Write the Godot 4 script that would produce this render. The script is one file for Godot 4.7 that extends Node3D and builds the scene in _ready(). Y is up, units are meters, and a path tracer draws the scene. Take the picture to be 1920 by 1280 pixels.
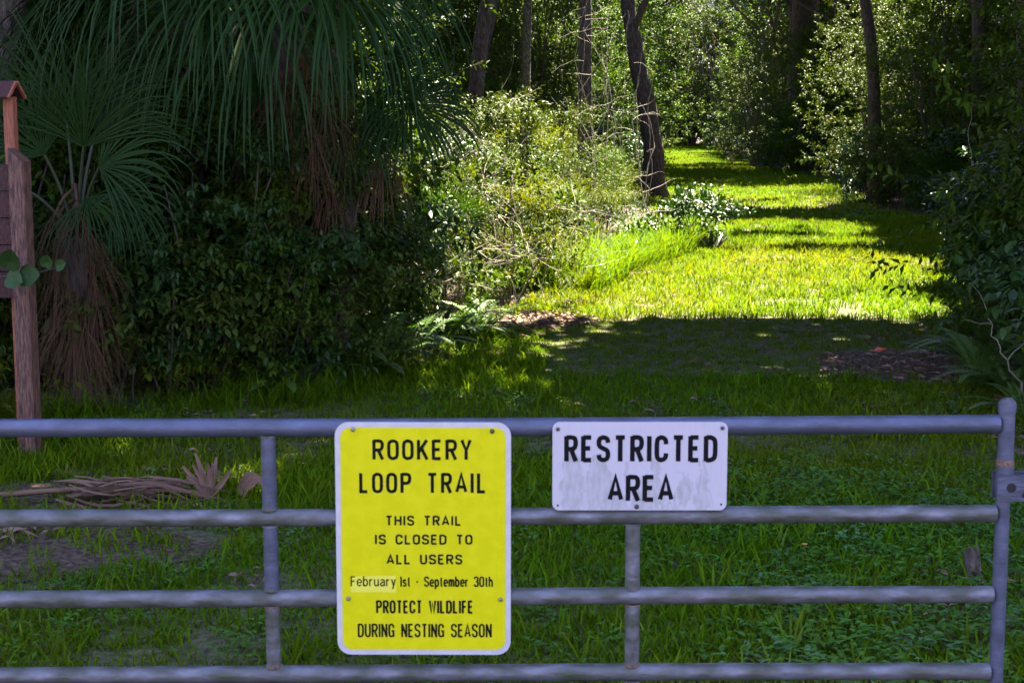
extends Node3D
# A closed trail seen over a metal farm gate, forest on both sides. y up, metres, camera near the origin looking along -z.

const SUN := Vector3(0.17, 0.866, -0.47)      # towards the sun
var rng := RandomNumberGenerator.new()
var taken := {}
var M := {}
var LEFT := [[-3.6, 4.0], [-3.6, 9.4], [-3.0, 10.1], [-1.75, 10.6], [-1.1, 12.5], [-0.44, 14.6], [0.32, 15.7], [1.34, 19.9], [2.5, 23.1], [3.2, 28.8], [3.6, 38.2], [4.8, 51.6], [7.9, 85.0], [9.0, 110.0]]
var RIGHT := [[2.4, 4.0], [2.6, 7.8], [3.1, 9.9], [3.25, 11.5], [4.1, 15.2], [5.7, 20.6], [7.0, 25.1], [7.7, 28.8], [7.3, 33.8], [9.4, 47.5], [9.3, 62.0], [10.8, 85.0], [12.5, 110.0]]
var LIT := [
	[[-1.0, 13.8], [0.3, 14.6], [1.2, 15.1], [3.8, 15.05], [4.5, 16.4], [6.2, 22.6], [3.1, 22.9], [3.2, 24.2], [5.6, 25.2], [6.2, 28.4], [3.4, 28.6], [3.1, 33.0], [1.0, 34.5], [-2.6, 26.0], [-2.8, 17.5]],
	[[4.3, 33.3], [6.7, 33.5], [7.4, 36.3], [4.5, 36.2]],
	[[4.0, 62.0], [8.7, 62.5], [9.6, 80.0], [16.0, 90.0], [20.0, 120.0], [2.0, 120.0], [3.0, 80.0]],
	[[8.4, 38.0], [9.4, 38.0], [9.4, 41.0], [8.4, 41.0]],
	[[-2.6, 38.0], [3.0, 39.5], [3.9, 50.0], [3.6, 62.0], [-1.5, 60.0]],
]
var THIN := [[[-2.6, 7.9], [-0.4, 7.8], [0.1, 8.4], [-0.5, 9.6], [-2.4, 9.7]]]  # outlines where crown leaves are thinned to let dappled sun through
var lit_poly := []
var thin_poly := []
var ragged := FastNoiseLite.new()


class Geo:
	var v := PackedVector3Array()
	var n := PackedVector3Array()
	var c := PackedColorArray()
	var t := PackedVector2Array()
	var i := PackedInt32Array()
	func mesh() -> ArrayMesh:
		var a := []
		a.resize(Mesh.ARRAY_MAX)
		a[Mesh.ARRAY_VERTEX] = v
		if n.size() == v.size(): a[Mesh.ARRAY_NORMAL] = n
		if c.size() == v.size(): a[Mesh.ARRAY_COLOR] = c
		if t.size() == v.size(): a[Mesh.ARRAY_TEX_UV] = t
		a[Mesh.ARRAY_INDEX] = i
		var m := ArrayMesh.new()
		m.add_surface_from_arrays(Mesh.PRIMITIVE_TRIANGLES, a)
		return m


# ---------------------------------------------------------------- small helpers
func r(a: float, b: float) -> float:
	return rng.randf_range(a, b)

func numbered(s: String) -> String:
	var k: int = taken.get(s, 0)
	taken[s] = k + 1
	return s if k == 0 else "%s_%03d" % [s, k]

func tag(o: Node, label: String, category := "", group := "", kind := "") -> void:
	if label: o.set_meta("label", label)
	if category: o.set_meta("category", category)
	if group: o.set_meta("group", group)
	if kind: o.set_meta("kind", kind)

func thing(called: String, label: String, category: String, at := Vector3.ZERO, turn := 0.0, group := "") -> Node3D:
	var o := Node3D.new()
	o.name = numbered(called)
	add_child(o)
	o.position = at
	o.rotation.y = turn
	tag(o, label, category, group)
	return o

func put(called: String, m: Mesh, material: Material, parent: Node = self) -> MeshInstance3D:
	var o := MeshInstance3D.new()
	o.name = numbered(called) if parent == self else called
	o.mesh = m
	o.material_override = material
	parent.add_child(o, true)
	return o

func copy(o: Node3D, at: Vector3, turn: float, size := 1.0) -> Node3D:
	var d: Node3D = o.duplicate()
	d.name = numbered(o.get_meta("kind_name"))
	add_child(d)
	d.position = at
	d.rotation.y = turn
	d.scale = Vector3.ONE * size
	return d

func lin(x: float, y: float, z: float) -> Color:
	return Color(x, y, z).linear_to_srgb()

func mat(called: String, color: Color, rough: float, through := Color(0, 0, 0), vertex := true, spec := 0.5) -> StandardMaterial3D:
	var m := StandardMaterial3D.new()
	m.resource_name = called
	m.albedo_color = color
	m.roughness = rough
	m.metallic_specular = spec
	m.vertex_color_use_as_albedo = vertex
	m.cull_mode = BaseMaterial3D.CULL_DISABLED
	if through.r + through.g + through.b > 0.0:
		m.backlight_enabled = true
		m.backlight = through
	M[called] = m
	return m

func noise_tex(seed_: int, freq: float, colors: Array, stops: Array, octaves := 4, size := 512, kind := FastNoiseLite.TYPE_SIMPLEX_SMOOTH) -> NoiseTexture2D:
	var f := FastNoiseLite.new()
	f.seed = seed_
	f.noise_type = kind
	f.frequency = freq
	f.fractal_octaves = octaves
	var t := NoiseTexture2D.new()
	t.width = size
	t.height = size
	t.seamless = true
	t.noise = f
	if colors.size():
		var g := Gradient.new()
		g.offsets = PackedFloat32Array(stops)
		g.colors = PackedColorArray(colors)
		t.color_ramp = g
	return t

func bump_tex(seed_: int, freq: float, strength: float, octaves := 4, size := 512) -> NoiseTexture2D:
	var t := noise_tex(seed_, freq, [], [], octaves, size)
	t.as_normal_map = true
	t.bump_strength = strength
	return t

func edge(line: Array, z: float) -> float:
	for k in line.size() - 1:
		if z <= line[k + 1][1]:
			var u := clampf((z - line[k][1]) / (line[k + 1][1] - line[k][1]), 0.0, 1.0)
			return lerpf(line[k][0], line[k + 1][0], u)
	return line[-1][0]

func in_gap(p: Vector3) -> bool:
	# true where a leaf at p would shade LIT or THIN; openings shaped for sun
	var g := p - SUN * (p.y / SUN.y)
	var loose := clampf((-g.z - 15.0) / 9.0, 0.0, 1.0)
	var q := Vector2(g.x + lerpf(0.6, 2.2, loose) * ragged.get_noise_2d(g.x, g.z), -g.z + lerpf(0.45, 3.0, loose) * ragged.get_noise_2d(g.x + 40.0, g.z))
	for poly in lit_poly:
		if Geometry2D.is_point_in_polygon(q, poly): return true
	for poly in thin_poly:
		if rng.randf() < 0.85 and Geometry2D.is_point_in_polygon(q, poly): return true
	return false


# ---------------------------------------------------------------- shape builders
func leaf(g: Geo, base: Vector3, dir: Vector3, up: Vector3, length: float, width: float, fold: float, col: Color) -> void:
	var side := dir.cross(up).normalized() * width * 0.5
	var nrm := side.cross(dir).normalized()
	var k := g.v.size()
	g.v.append(base)
	g.v.append(base + dir * length * 0.42 + side + nrm * fold * width)
	g.v.append(base + dir * length * 0.5)
	g.v.append(base + dir * length * 0.42 - side + nrm * fold * width)
	g.v.append(base + dir * length - nrm * length * 0.12)
	for j in 5: g.c.append(col)
	g.i.append_array(PackedInt32Array([k, k + 1, k + 2, k, k + 2, k + 3, k + 1, k + 4, k + 2, k + 2, k + 4, k + 3]))

func oval_leaf(g: Geo, base: Vector3, dir: Vector3, up: Vector3, length: float, width: float, fold: float, col: Color) -> void:
	var side := dir.cross(up).normalized() * width * 0.5
	var nrm := side.cross(dir).normalized()
	var k := g.v.size()
	var curl := length * rng.randf_range(0.06, 0.2)
	for q in [[0.0, 0.0], [0.2, 0.72], [0.45, 1.0], [0.75, 0.6], [1.0, 0.0]]:
		var mid: Vector3 = base + dir * length * q[0] - nrm * curl * q[0] * q[0]
		var w: float = q[1]
		if w == 0.0:
			g.v.append(mid)
			g.c.append(col)
		else:
			g.v.append_array(PackedVector3Array([mid + side * w + nrm * fold * width * w, mid, mid - side * w + nrm * fold * width * w]))
			for j in 3: g.c.append(col)
	g.i.append_array(PackedInt32Array([k, k + 1, k + 2, k, k + 2, k + 3, k + 1, k + 4, k + 2, k + 2, k + 4, k + 5, k + 2, k + 5, k + 3, k + 3, k + 5, k + 6, k + 4, k + 7, k + 5, k + 5, k + 7, k + 8, k + 5, k + 8, k + 6, k + 6, k + 8, k + 9, k + 7, k + 10, k + 8, k + 8, k + 10, k + 9]))

func round_leaf(g: Geo, base: Vector3, dir: Vector3, up: Vector3, length: float, width: float, col: Color) -> void:
	var side := dir.cross(up).normalized()
	var nrm := side.cross(dir).normalized()
	var k := g.v.size()
	g.v.append(base + dir * length * 0.5 - nrm * 0.06 * length)
	g.c.append(col)
	for j in 12:
		var a := TAU * j / 12.0
		var rad := 1.0 - 0.35 * maxf(0.0, cos(a - PI)) ** 6 + (0.14 if j == 0 else 0.0)
		g.v.append(base + dir * length * (0.5 + 0.5 * cos(a) * rad) + side * width * 0.5 * sin(a) * rad + nrm * 0.05 * length * (0.5 + absf(sin(a))))
		g.c.append(col)
	for j in 12:
		g.i.append_array(PackedInt32Array([k, k + 1 + j, k + 1 + (j + 1) % 12]))

func strip(g: Geo, pts: Array, widths: Array, ups: Vector3, fold: float, col: Color) -> void:
	var k := g.v.size()
	for j in pts.size():
		var d: Vector3 = (pts[mini(j + 1, pts.size() - 1)] - pts[maxi(j - 1, 0)]).normalized()
		var side := d.cross(ups)
		side = side.normalized() if side.length() > 0.01 else Vector3.RIGHT
		var nrm := side.cross(d).normalized()
		var w: float = widths[j] * 0.5
		g.v.append(pts[j] + side * w)
		g.v.append(pts[j] - nrm * fold * w)
		g.v.append(pts[j] - side * w)
		for q in 3: g.c.append(col)
		if j:
			var b := k + (j - 1) * 3
			g.i.append_array(PackedInt32Array([b, b + 3, b + 1, b + 1, b + 3, b + 4, b + 1, b + 4, b + 2, b + 2, b + 4, b + 5]))

func tube(g: Geo, pts: Array, radii: Array, sides: int, col := Color.WHITE, lump := 0.0, caps := true) -> void:
	var k := g.v.size()
	var ref := Vector3(0.31, 0.12, 0.94)
	var count := pts.size()
	for j in count:
		var d: Vector3 = (pts[mini(j + 1, count - 1)] - pts[maxi(j - 1, 0)]).normalized()
		if absf(d.dot(ref)) > 0.95: ref = Vector3(0.9, 0.3, 0.1)
		var s := d.cross(ref).normalized()
		var b := s.cross(d).normalized()
		for q in sides:
			var a := TAU * q / sides
			var o := s * cos(a) + b * sin(a)
			var rad: float = radii[j] * (1.0 + lump * sin(a * 3.0 + j * 0.7) + lump * r(-0.5, 0.5))
			g.v.append(pts[j] + o * rad)
			g.n.append(o)
			g.c.append(col)
		if j:
			for q in sides:
				var p0 := k + (j - 1) * sides + q
				var p1 := k + (j - 1) * sides + (q + 1) % sides
				g.i.append_array(PackedInt32Array([p0, p1, p0 + sides, p1, p1 + sides, p0 + sides]))
	if caps:
		for e in [0, count - 1]:
			var c0 := g.v.size()
			var dd: Vector3 = (pts[1] - pts[0]).normalized() * -1.0 if e == 0 else (pts[count - 1] - pts[count - 2]).normalized()
			for q in sides:
				g.v.append(g.v[k + e * sides + q])
				g.n.append(dd)
				g.c.append(col)
			for q in range(1, sides - 1):
				if e == 0: g.i.append_array(PackedInt32Array([c0, c0 + q + 1, c0 + q]))
				else: g.i.append_array(PackedInt32Array([c0, c0 + q, c0 + q + 1]))

func smooth_path(ctrl: Array, per: int) -> Array:
	var cv := Curve3D.new()
	for k in ctrl.size():
		var a: Vector3 = ctrl[maxi(k - 1, 0)]
		var b: Vector3 = ctrl[mini(k + 1, ctrl.size() - 1)]
		var t := (b - a) / 6.0
		cv.add_point(ctrl[k], -t, t)
	var out := []
	for k in ctrl.size() - 1:
		for j in per: out.append(cv.sample(k, float(j) / per))
	out.append(ctrl[-1])
	return out

func slab(outline: PackedVector2Array, front: float, back: float, bevel := 0.0) -> ArrayMesh:
	# an outline in the xy plane (anticlockwise) given a thickness, with flat faces
	var g := Geo.new()
	var tri := Geometry2D.triangulate_polygon(outline)
	var inner := outline
	if bevel > 0.0:
		var o := Geometry2D.offset_polygon(outline, -bevel)
		if o.size() and o[0].size() == outline.size(): inner = o[0]
	for p in outline: g.v.append(Vector3(p.x, p.y, front))
	for k in range(0, tri.size(), 3): g.i.append_array(PackedInt32Array([tri[k], tri[k + 2], tri[k + 1]]) if _ccw(outline, tri[k], tri[k + 1], tri[k + 2]) else PackedInt32Array([tri[k], tri[k + 1], tri[k + 2]]))
	var k0 := g.v.size()
	for p in outline: g.v.append(Vector3(p.x, p.y, back))
	for k in range(0, tri.size(), 3): g.i.append_array(PackedInt32Array([k0 + tri[k], k0 + tri[k + 1], k0 + tri[k + 2]]) if _ccw(outline, tri[k], tri[k + 1], tri[k + 2]) else PackedInt32Array([k0 + tri[k], k0 + tri[k + 2], k0 + tri[k + 1]]))
	var cnt := outline.size()
	for k in cnt:
		var b := g.v.size()
		var p := outline[k]
		var q := outline[(k + 1) % cnt]
		g.v.append_array(PackedVector3Array([Vector3(p.x, p.y, front), Vector3(q.x, q.y, front), Vector3(q.x, q.y, back), Vector3(p.x, p.y, back)]))
		g.i.append_array(PackedInt32Array([b, b + 1, b + 2, b, b + 2, b + 3]))
	for p in g.v: g.t.append(Vector2(p.x, -p.y))
	return g.mesh()

func _ccw(o: PackedVector2Array, a: int, b: int, c: int) -> bool:
	return (o[b] - o[a]).cross(o[c] - o[a]) > 0.0

func rounded_rect(w: float, h: float, rad: float, per := 7) -> PackedVector2Array:
	var out := PackedVector2Array()
	for q in 4:
		var cx := (w / 2 - rad) * (1 if q in [0, 3] else -1)
		var cy := (h / 2 - rad) * (1 if q in [0, 1] else -1)
		for j in per + 1:
			var a := PI / 2 * (q + float(j) / per)
			out.append(Vector2(cx + cos(a) * rad, cy + sin(a) * rad))
	return out

func beam(size: Vector3, chamfer := 0.006) -> ArrayMesh:
	# a squared timber with eased edges, base at y = 0
	var g := Geo.new()
	var hx := size.x / 2
	var hz := size.z / 2
	var o := PackedVector2Array([Vector2(hx, -hz + chamfer), Vector2(hx, hz - chamfer), Vector2(hx - chamfer, hz), Vector2(-hx + chamfer, hz), Vector2(-hx, hz - chamfer), Vector2(-hx, -hz + chamfer), Vector2(-hx + chamfer, -hz), Vector2(hx - chamfer, -hz)])
	for k in 8:
		var p := o[k]
		var q := o[(k + 1) % 8]
		var b := g.v.size()
		g.v.append_array(PackedVector3Array([Vector3(p.x, 0, p.y), Vector3(q.x, 0, q.y), Vector3(q.x, size.y, q.y), Vector3(p.x, size.y, p.y)]))
		g.i.append_array(PackedInt32Array([b, b + 1, b + 2, b, b + 2, b + 3]))
	for top in [0.0, size.y]:
		var b := g.v.size()
		for p in o: g.v.append(Vector3(p.x, top, p.y))
		for k in range(1, 7): g.i.append_array(PackedInt32Array([b, b + k, b + k + 1]))
	return g.mesh()


# ---------------------------------------------------------------- lettering: strokes of even weight
func curve2(pts: Array, w: float) -> PackedVector2Array:
	var out := PackedVector2Array()
	var cv := Curve2D.new()
	for k in pts.size():
		var a := Vector2(pts[maxi(k - 1, 0)][0] * w, pts[maxi(k - 1, 0)][1])
		var b := Vector2(pts[mini(k + 1, pts.size() - 1)][0] * w, pts[mini(k + 1, pts.size() - 1)][1])
		cv.add_point(Vector2(pts[k][0] * w, pts[k][1]), (a - b) / 6.0, (b - a) / 6.0)
	for k in pts.size() - 1:
		for j in 5: out.append(cv.sample(k, j / 5.0))
	out.append(Vector2(pts[-1][0] * w, pts[-1][1]))
	return out

func line2(pts: Array, w: float) -> PackedVector2Array:
	var out := PackedVector2Array()
	for p in pts: out.append(Vector2(p[0] * w, p[1]))
	return out

func glyph(ch: String, w: float) -> Array:
	var ring := [[0, 0.5], [0, 0.72], [0.1, 0.92], [0.5, 1], [0.9, 0.92], [1, 0.72], [1, 0.5], [1, 0.28], [0.9, 0.08], [0.5, 0], [0.1, 0.08], [0, 0.28], [0, 0.5]]
	var ess := [[1, 0.76], [0.9, 0.93], [0.5, 1], [0.1, 0.93], [0, 0.76], [0.12, 0.6], [0.5, 0.51], [0.88, 0.42], [1, 0.25], [0.9, 0.07], [0.5, 0], [0.1, 0.07], [0, 0.24]]
	var x := 0.7
	var bowl := [[0, 1], [0.55, 1], [0.88, 0.95], [1, 0.76], [0.88, 0.55], [0.55, 0.49], [0, 0.49]]
	match ch:
		"A": return [w * 1.15, [line2([[0, 0], [0.5, 1], [1, 0]], w * 1.15), line2([[0.2, 0.28], [0.8, 0.28]], w * 1.15)]]
		"C": return [w, [curve2([[1, 0.7], [0.92, 0.9], [0.5, 1], [0.1, 0.92], [0, 0.7], [0, 0.5], [0, 0.3], [0.1, 0.08], [0.5, 0], [0.92, 0.1], [1, 0.3]], w)]]
		"D": return [w, [line2([[0, -0.06], [0, 1.06]], w), curve2([[0, 1], [0.5, 1], [0.9, 0.9], [1, 0.68], [1, 0.5], [1, 0.32], [0.9, 0.1], [0.5, 0], [0, 0]], w)]]
		"E": return [w * 0.86, [line2([[0, -0.06], [0, 1.06]], w), line2([[0, 1], [0.86, 1]], w), line2([[0, 0.52], [0.75, 0.52]], w), line2([[0, 0], [0.86, 0]], w)]]
		"F": return [w * 0.82, [line2([[0, -0.06], [0, 1.06]], w), line2([[0, 1], [0.82, 1]], w), line2([[0, 0.52], [0.72, 0.52]], w)]]
		"G": return [w, [curve2([[1, 0.72], [0.9, 0.92], [0.5, 1], [0.1, 0.92], [0, 0.7], [0, 0.5], [0, 0.3], [0.1, 0.08], [0.5, 0], [0.88, 0.06], [1, 0.22]], w), line2([[0.55, 0.45], [1, 0.45], [1, -0.04]], w)]]
		"H": return [w, [line2([[0, -0.06], [0, 1.06]], w), line2([[1, -0.06], [1, 1.06]], w), line2([[0, 0.52], [1, 0.52]], w)]]
		"I", "1": return [0.0, [line2([[0, -0.06], [0, 1.06]], w)]]
		"K": return [w, [line2([[0, -0.06], [0, 1.06]], w), line2([[1, 1.06], [0.02, 0.36]], w), line2([[0.36, 0.6], [1.02, -0.06]], w)]]
		"L": return [w * 0.82, [line2([[0, 1.06], [0, 0], [0.82, 0]], w)]]
		"N": return [w, [line2([[0, -0.06], [0, 1.06]], w), line2([[0.02, 1.0], [0.98, 0.0]], w), line2([[1, -0.06], [1, 1.06]], w)]]
		"O", "0": return [w, [curve2(ring, w)]]
		"P": return [w, [line2([[0, -0.06], [0, 1.06]], w), curve2(bowl, w)]]
		"R": return [w, [line2([[0, -0.06], [0, 1.06]], w), curve2(bowl, w), line2([[0.5, 0.49], [1.02, -0.06]], w)]]
		"S": return [w, [curve2(ess, w)]]
		"T": return [w, [line2([[0, 1], [1, 1]], w), line2([[0.5, 1], [0.5, -0.06]], w)]]
		"U": return [w, [curve2([[0, 1.06], [0, 0.6], [0, 0.3], [0.12, 0.07], [0.5, 0], [0.88, 0.07], [1, 0.3], [1, 0.6], [1, 1.06]], w)]]
		"W": return [w * 1.4, [line2([[0, 1.06], [0.25, -0.02], [0.5, 0.9], [0.75, -0.02], [1, 1.06]], w * 1.4)]]
		"Y": return [w, [line2([[0, 1.06], [0.5, 0.45], [1, 1.06]], w), line2([[0.5, 0.45], [0.5, -0.06]], w)]]
		"3": return [w, [curve2([[0, 0.8], [0.12, 0.95], [0.5, 1], [0.9, 0.93], [0.95, 0.75], [0.85, 0.57], [0.45, 0.52]], w), curve2([[0.45, 0.52], [0.9, 0.46], [1, 0.25], [0.88, 0.06], [0.5, 0], [0.1, 0.06], [0, 0.22]], w)]]
		"a": return [w * 0.85, [curve2([[0.05, 0.58], [0.4, x], [0.75, 0.6], [0.85, 0.45], [0.85, -0.04]], w), curve2([[0.85, 0.4], [0.3, 0.38], [0, 0.2], [0.15, 0.02], [0.5, 0.02], [0.85, 0.2]], w)]]
		"b": return [w * 0.85, [line2([[0, -0.05], [0, 1.06]], w), curve2([[0, 0.5], [0.3, x], [0.7, 0.64], [0.85, 0.35], [0.7, 0.06], [0.3, 0], [0, 0.18]], w)]]
		"e": return [w * 0.85, [curve2([[0, 0.36], [0.85, 0.36], [0.8, 0.58], [0.45, x], [0.08, 0.58], [0, 0.35], [0.08, 0.1], [0.45, 0], [0.82, 0.12]], w)]]
		"h": return [w * 0.8, [line2([[0, -0.05], [0, 1.06]], w), curve2([[0, 0.48], [0.3, x], [0.65, 0.64], [0.8, 0.42], [0.8, -0.05]], w)]]
		"m": return [w * 1.3, [line2([[0, -0.05], [0, x + 0.04]], w), curve2([[0, 0.48], [0.25, x], [0.55, 0.62], [0.65, 0.42], [0.65, -0.05]], w), curve2([[0.65, 0.48], [0.9, x], [1.2, 0.62], [1.3, 0.42], [1.3, -0.05]], w)]]
		"p": return [w * 0.85, [line2([[0, -0.32], [0, x + 0.04]], w), curve2([[0, 0.5], [0.3, x], [0.7, 0.64], [0.85, 0.35], [0.7, 0.06], [0.3, 0], [0, 0.18]], w)]]
		"r": return [w * 0.55, [line2([[0, -0.05], [0, x + 0.04]], w), curve2([[0, 0.45], [0.22, 0.66], [0.55, x]], w)]]
		"s": return [w * 0.75, [curve2([[0.72, 0.54], [0.4, x], [0.05, 0.56], [0.1, 0.42], [0.4, 0.35], [0.72, 0.26], [0.72, 0.08], [0.38, 0], [0, 0.12]], w)]]
		"t": return [w * 0.5, [curve2([[0.25, 0.95], [0.25, 0.5], [0.25, 0.14], [0.35, 0.02], [0.55, 0.02]], w), line2([[0, x - 0.03], [0.52, x - 0.03]], w)]]
		"u": return [w * 0.8, [curve2([[0, x + 0.04], [0, 0.3], [0.12, 0.04], [0.4, 0], [0.68, 0.08], [0.8, 0.25]], w), line2([[0.8, -0.05], [0.8, x + 0.04]], w)]]
		"y": return [w * 0.8, [line2([[0, x + 0.04], [0.42, 0.0]], w), line2([[0.8, x + 0.04], [0.42, 0.0], [0.28, -0.28], [0.08, -0.3]], w)]]
		"-": return [w * 0.5, [line2([[0, 0.48], [0.5, 0.48]], w)]]
	return [w * 0.75, []]

func lettering(text: String, x0: float, x1: float, base: float, top: float, weight: float, gap: float, letter_w: float, z: float, parent: Node3D, tilt := 0.0) -> void:
	# text between x0 and x1 (metres), capitals from base to top
	var h := top - base
	var s := weight / 2.0
	var total := 0.0
	for ch in text:
		total += glyph(ch, letter_w)[0] + gap + 2.0 * s
	total -= gap
	var kx := (x1 - x0) / (total * h)
	var words := Node3D.new()
	words.name = "lettering"
	parent.add_child(words, true)
	var pen := 0.0
	for ch in text:
		var gl := glyph(ch, letter_w)
		var g := Geo.new()
		var layer := 0
		for pl in gl[1]:
			var poly: PackedVector2Array = pl
			var pts := PackedVector2Array()
			for p in poly:
				pts.append(Vector2(x0 + (pen + s + p.x) * h * kx, base + (s + p.y * (1.0 - 2.0 * s)) * h + tilt * (pen / total) * h))
			var k := g.v.size()
			var cnt := pts.size()
			var closed := pts[0].distance_to(pts[cnt - 1]) < 1e-5
			for j in cnt:
				var pa := pts[cnt - 2] if closed and j == 0 else pts[maxi(j - 1, 0)]
				var pb := pts[1] if closed and j == cnt - 1 else pts[mini(j + 1, cnt - 1)]
				var d0 := (pts[j] - pa).normalized()
				var d1 := (pb - pts[j]).normalized()
				if d0 == Vector2.ZERO: d0 = d1
				if d1 == Vector2.ZERO: d1 = d0
				var t := (d0 + d1).normalized()
				var nn := Vector2(-t.y, t.x)
				var mit := minf(1.0 / maxf(0.3, nn.dot(Vector2(-d0.y, d0.x))), 1.9)
				var o := nn * s * h * mit
				g.v.append(Vector3(pts[j].x + o.x, pts[j].y + o.y, z + layer * 0.00025))
				g.v.append(Vector3(pts[j].x - o.x, pts[j].y - o.y, z + layer * 0.00025))
				if j:
					var b := k + (j - 1) * 2
					g.i.append_array(PackedInt32Array([b, b + 2, b + 1, b + 1, b + 2, b + 3]))
			layer += 1
		pen += gl[0] + gap + 2.0 * s
		if g.v.size(): put("letter", g.mesh(), M.ink, words)


# ---------------------------------------------------------------- plants
func shrub_meshes(seed_: int, height: float, radius: float, leaf_len: float, leaf_w: float, twigs: int, per: int, lean := 0.35) -> Array:
	rng.seed = seed_
	var g := Geo.new()
	var st := Geo.new()
	var stems := []
	for k in maxi(5, int(height * 3)):
		var a := r(0, TAU)
		var top := Vector3(cos(a) * radius * r(0.2, 0.8), height * r(0.55, 0.92), sin(a) * radius * r(0.2, 0.8))
		var path := smooth_path([Vector3(cos(a) * 0.06, 0, sin(a) * 0.06), top * 0.45 + Vector3(r(-1, 1), 0, r(-1, 1)) * 0.12 * height * 0.4, top], 3)
		stems.append(path)
		var rad := []
		for j in path.size(): rad.append(lerpf(0.006 + 0.006 * height, 0.003, float(j) / path.size()))
		tube(st, path, rad, 4, Color(r(0.7, 1.2), r(0.7, 1.1), r(0.7, 1.1)), 0.0, false)
	var boughs := []
	for k in maxi(7, int(twigs / 26)):
		var a := r(0, TAU)
		var q := sqrt(r(0.15, 1.0))
		var u := r(0.1, 1.0)
		var wide := sqrt(maxf(0.05, 1.0 - pow(absf(u - 0.42) / 0.62, 2.2)))
		boughs.append(Vector3(cos(a) * radius * q * wide, u * height, sin(a) * radius * q * wide))
	for k in twigs:
		var c0: Vector3 = boughs[rng.randi() % boughs.size()]
		var p := c0 + Vector3(rng.randfn(), rng.randfn() * 0.55, rng.randfn()) * radius * 0.2
		p.y = clampf(p.y, 0.03, height * 1.08)
		var a := atan2(c0.z, c0.x) + r(-0.8, 0.8)
		var d := (Vector3(cos(a), 0, sin(a)) * 0.8 + Vector3(r(-0.7, 0.7), r(-0.35, 0.9), r(-0.7, 0.7))).normalized()
		var tl := leaf_len * per * 0.28
		var tint := r(0.62, 1.3)
		var yellow := r(0.8, 1.25)
		var droop := r(0.2, 0.7)
		var roll := r(0, TAU)
		for j in per:
			var pos := p + d * tl * (float(j) / per) + Vector3.DOWN * 0.05 * tl * j / per
			var aa := roll + j * 2.4
			var s1 := d.cross(Vector3.UP).normalized()
			var s2 := s1.cross(d)
			var ld := (d * 0.55 + (s1 * cos(aa) + s2 * sin(aa)) * 0.85 + Vector3.DOWN * droop * 0.5).normalized()
			var up := (Vector3.UP + Vector3(r(-0.5, 0.5), 0, r(-0.5, 0.5))).normalized()
			var sz := r(0.65, 1.15)
			var t2 := tint * r(0.85, 1.15)
			var tone := Color(t2 * yellow, t2, t2 * r(0.7, 1.0))
			if leaf_len > 0.1: oval_leaf(g, pos, ld, up, leaf_len * sz, leaf_w * sz, 0.16, tone)
			else: leaf(g, pos, ld, up, leaf_len * sz, leaf_w * sz, 0.16, tone)
	return [g.mesh(), st.mesh()]

var shrub_cache := {}
func shrub(kind: String, at: Vector3, turn: float, size: float, label: String, group: String, called := "shrub") -> Node3D:
	var leaf_sets := {"broad": ["glossy_leaf", "glossy_leaf", "olive_leaf"], "medium": ["small_leaf", "olive_leaf", "glossy_leaf"], "tall": ["small_leaf", "olive_leaf"], "airy": ["yellow_leaf", "yellow_leaf", "small_leaf"], "low": ["small_leaf", "yellow_leaf", "glossy_leaf"], "large": ["glossy_leaf", "small_leaf"]}  # leaf materials per kind; the lighter airy set grows only in sunny rows
	var kinds: Array = leaf_sets[kind.substr(0, kind.length() - 1)]
	var material: String = kinds[rng.randi() % kinds.size()]
	var look: String = {"broad": "broad-leaved", "medium": "small-leaved", "airy": "narrow-leaved", "low": "knee-high", "large": "big-leaved"}.get(kind.substr(0, kind.length() - 1), "")
	if look: label = label.replace("shrub", look + " shrub")
	if kind.begins_with("tall"):
		called = "understory_tree"
		label = label.replace("shrub", "young tree")
		group = group.replace("shrubs", "young trees")
	var o := thing(called, label, "tree" if called == "understory_tree" else "shrub", at, turn, group)
	var f := put("foliage", shrub_cache[kind][0], M[material], o)
	f.set_meta("kind", "stuff")
	put("stem", shrub_cache[kind][1], M.twig, o)
	o.scale = Vector3(size * r(0.9, 1.1), size * r(0.9, 1.1), size * r(0.9, 1.1))
	return o

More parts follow.
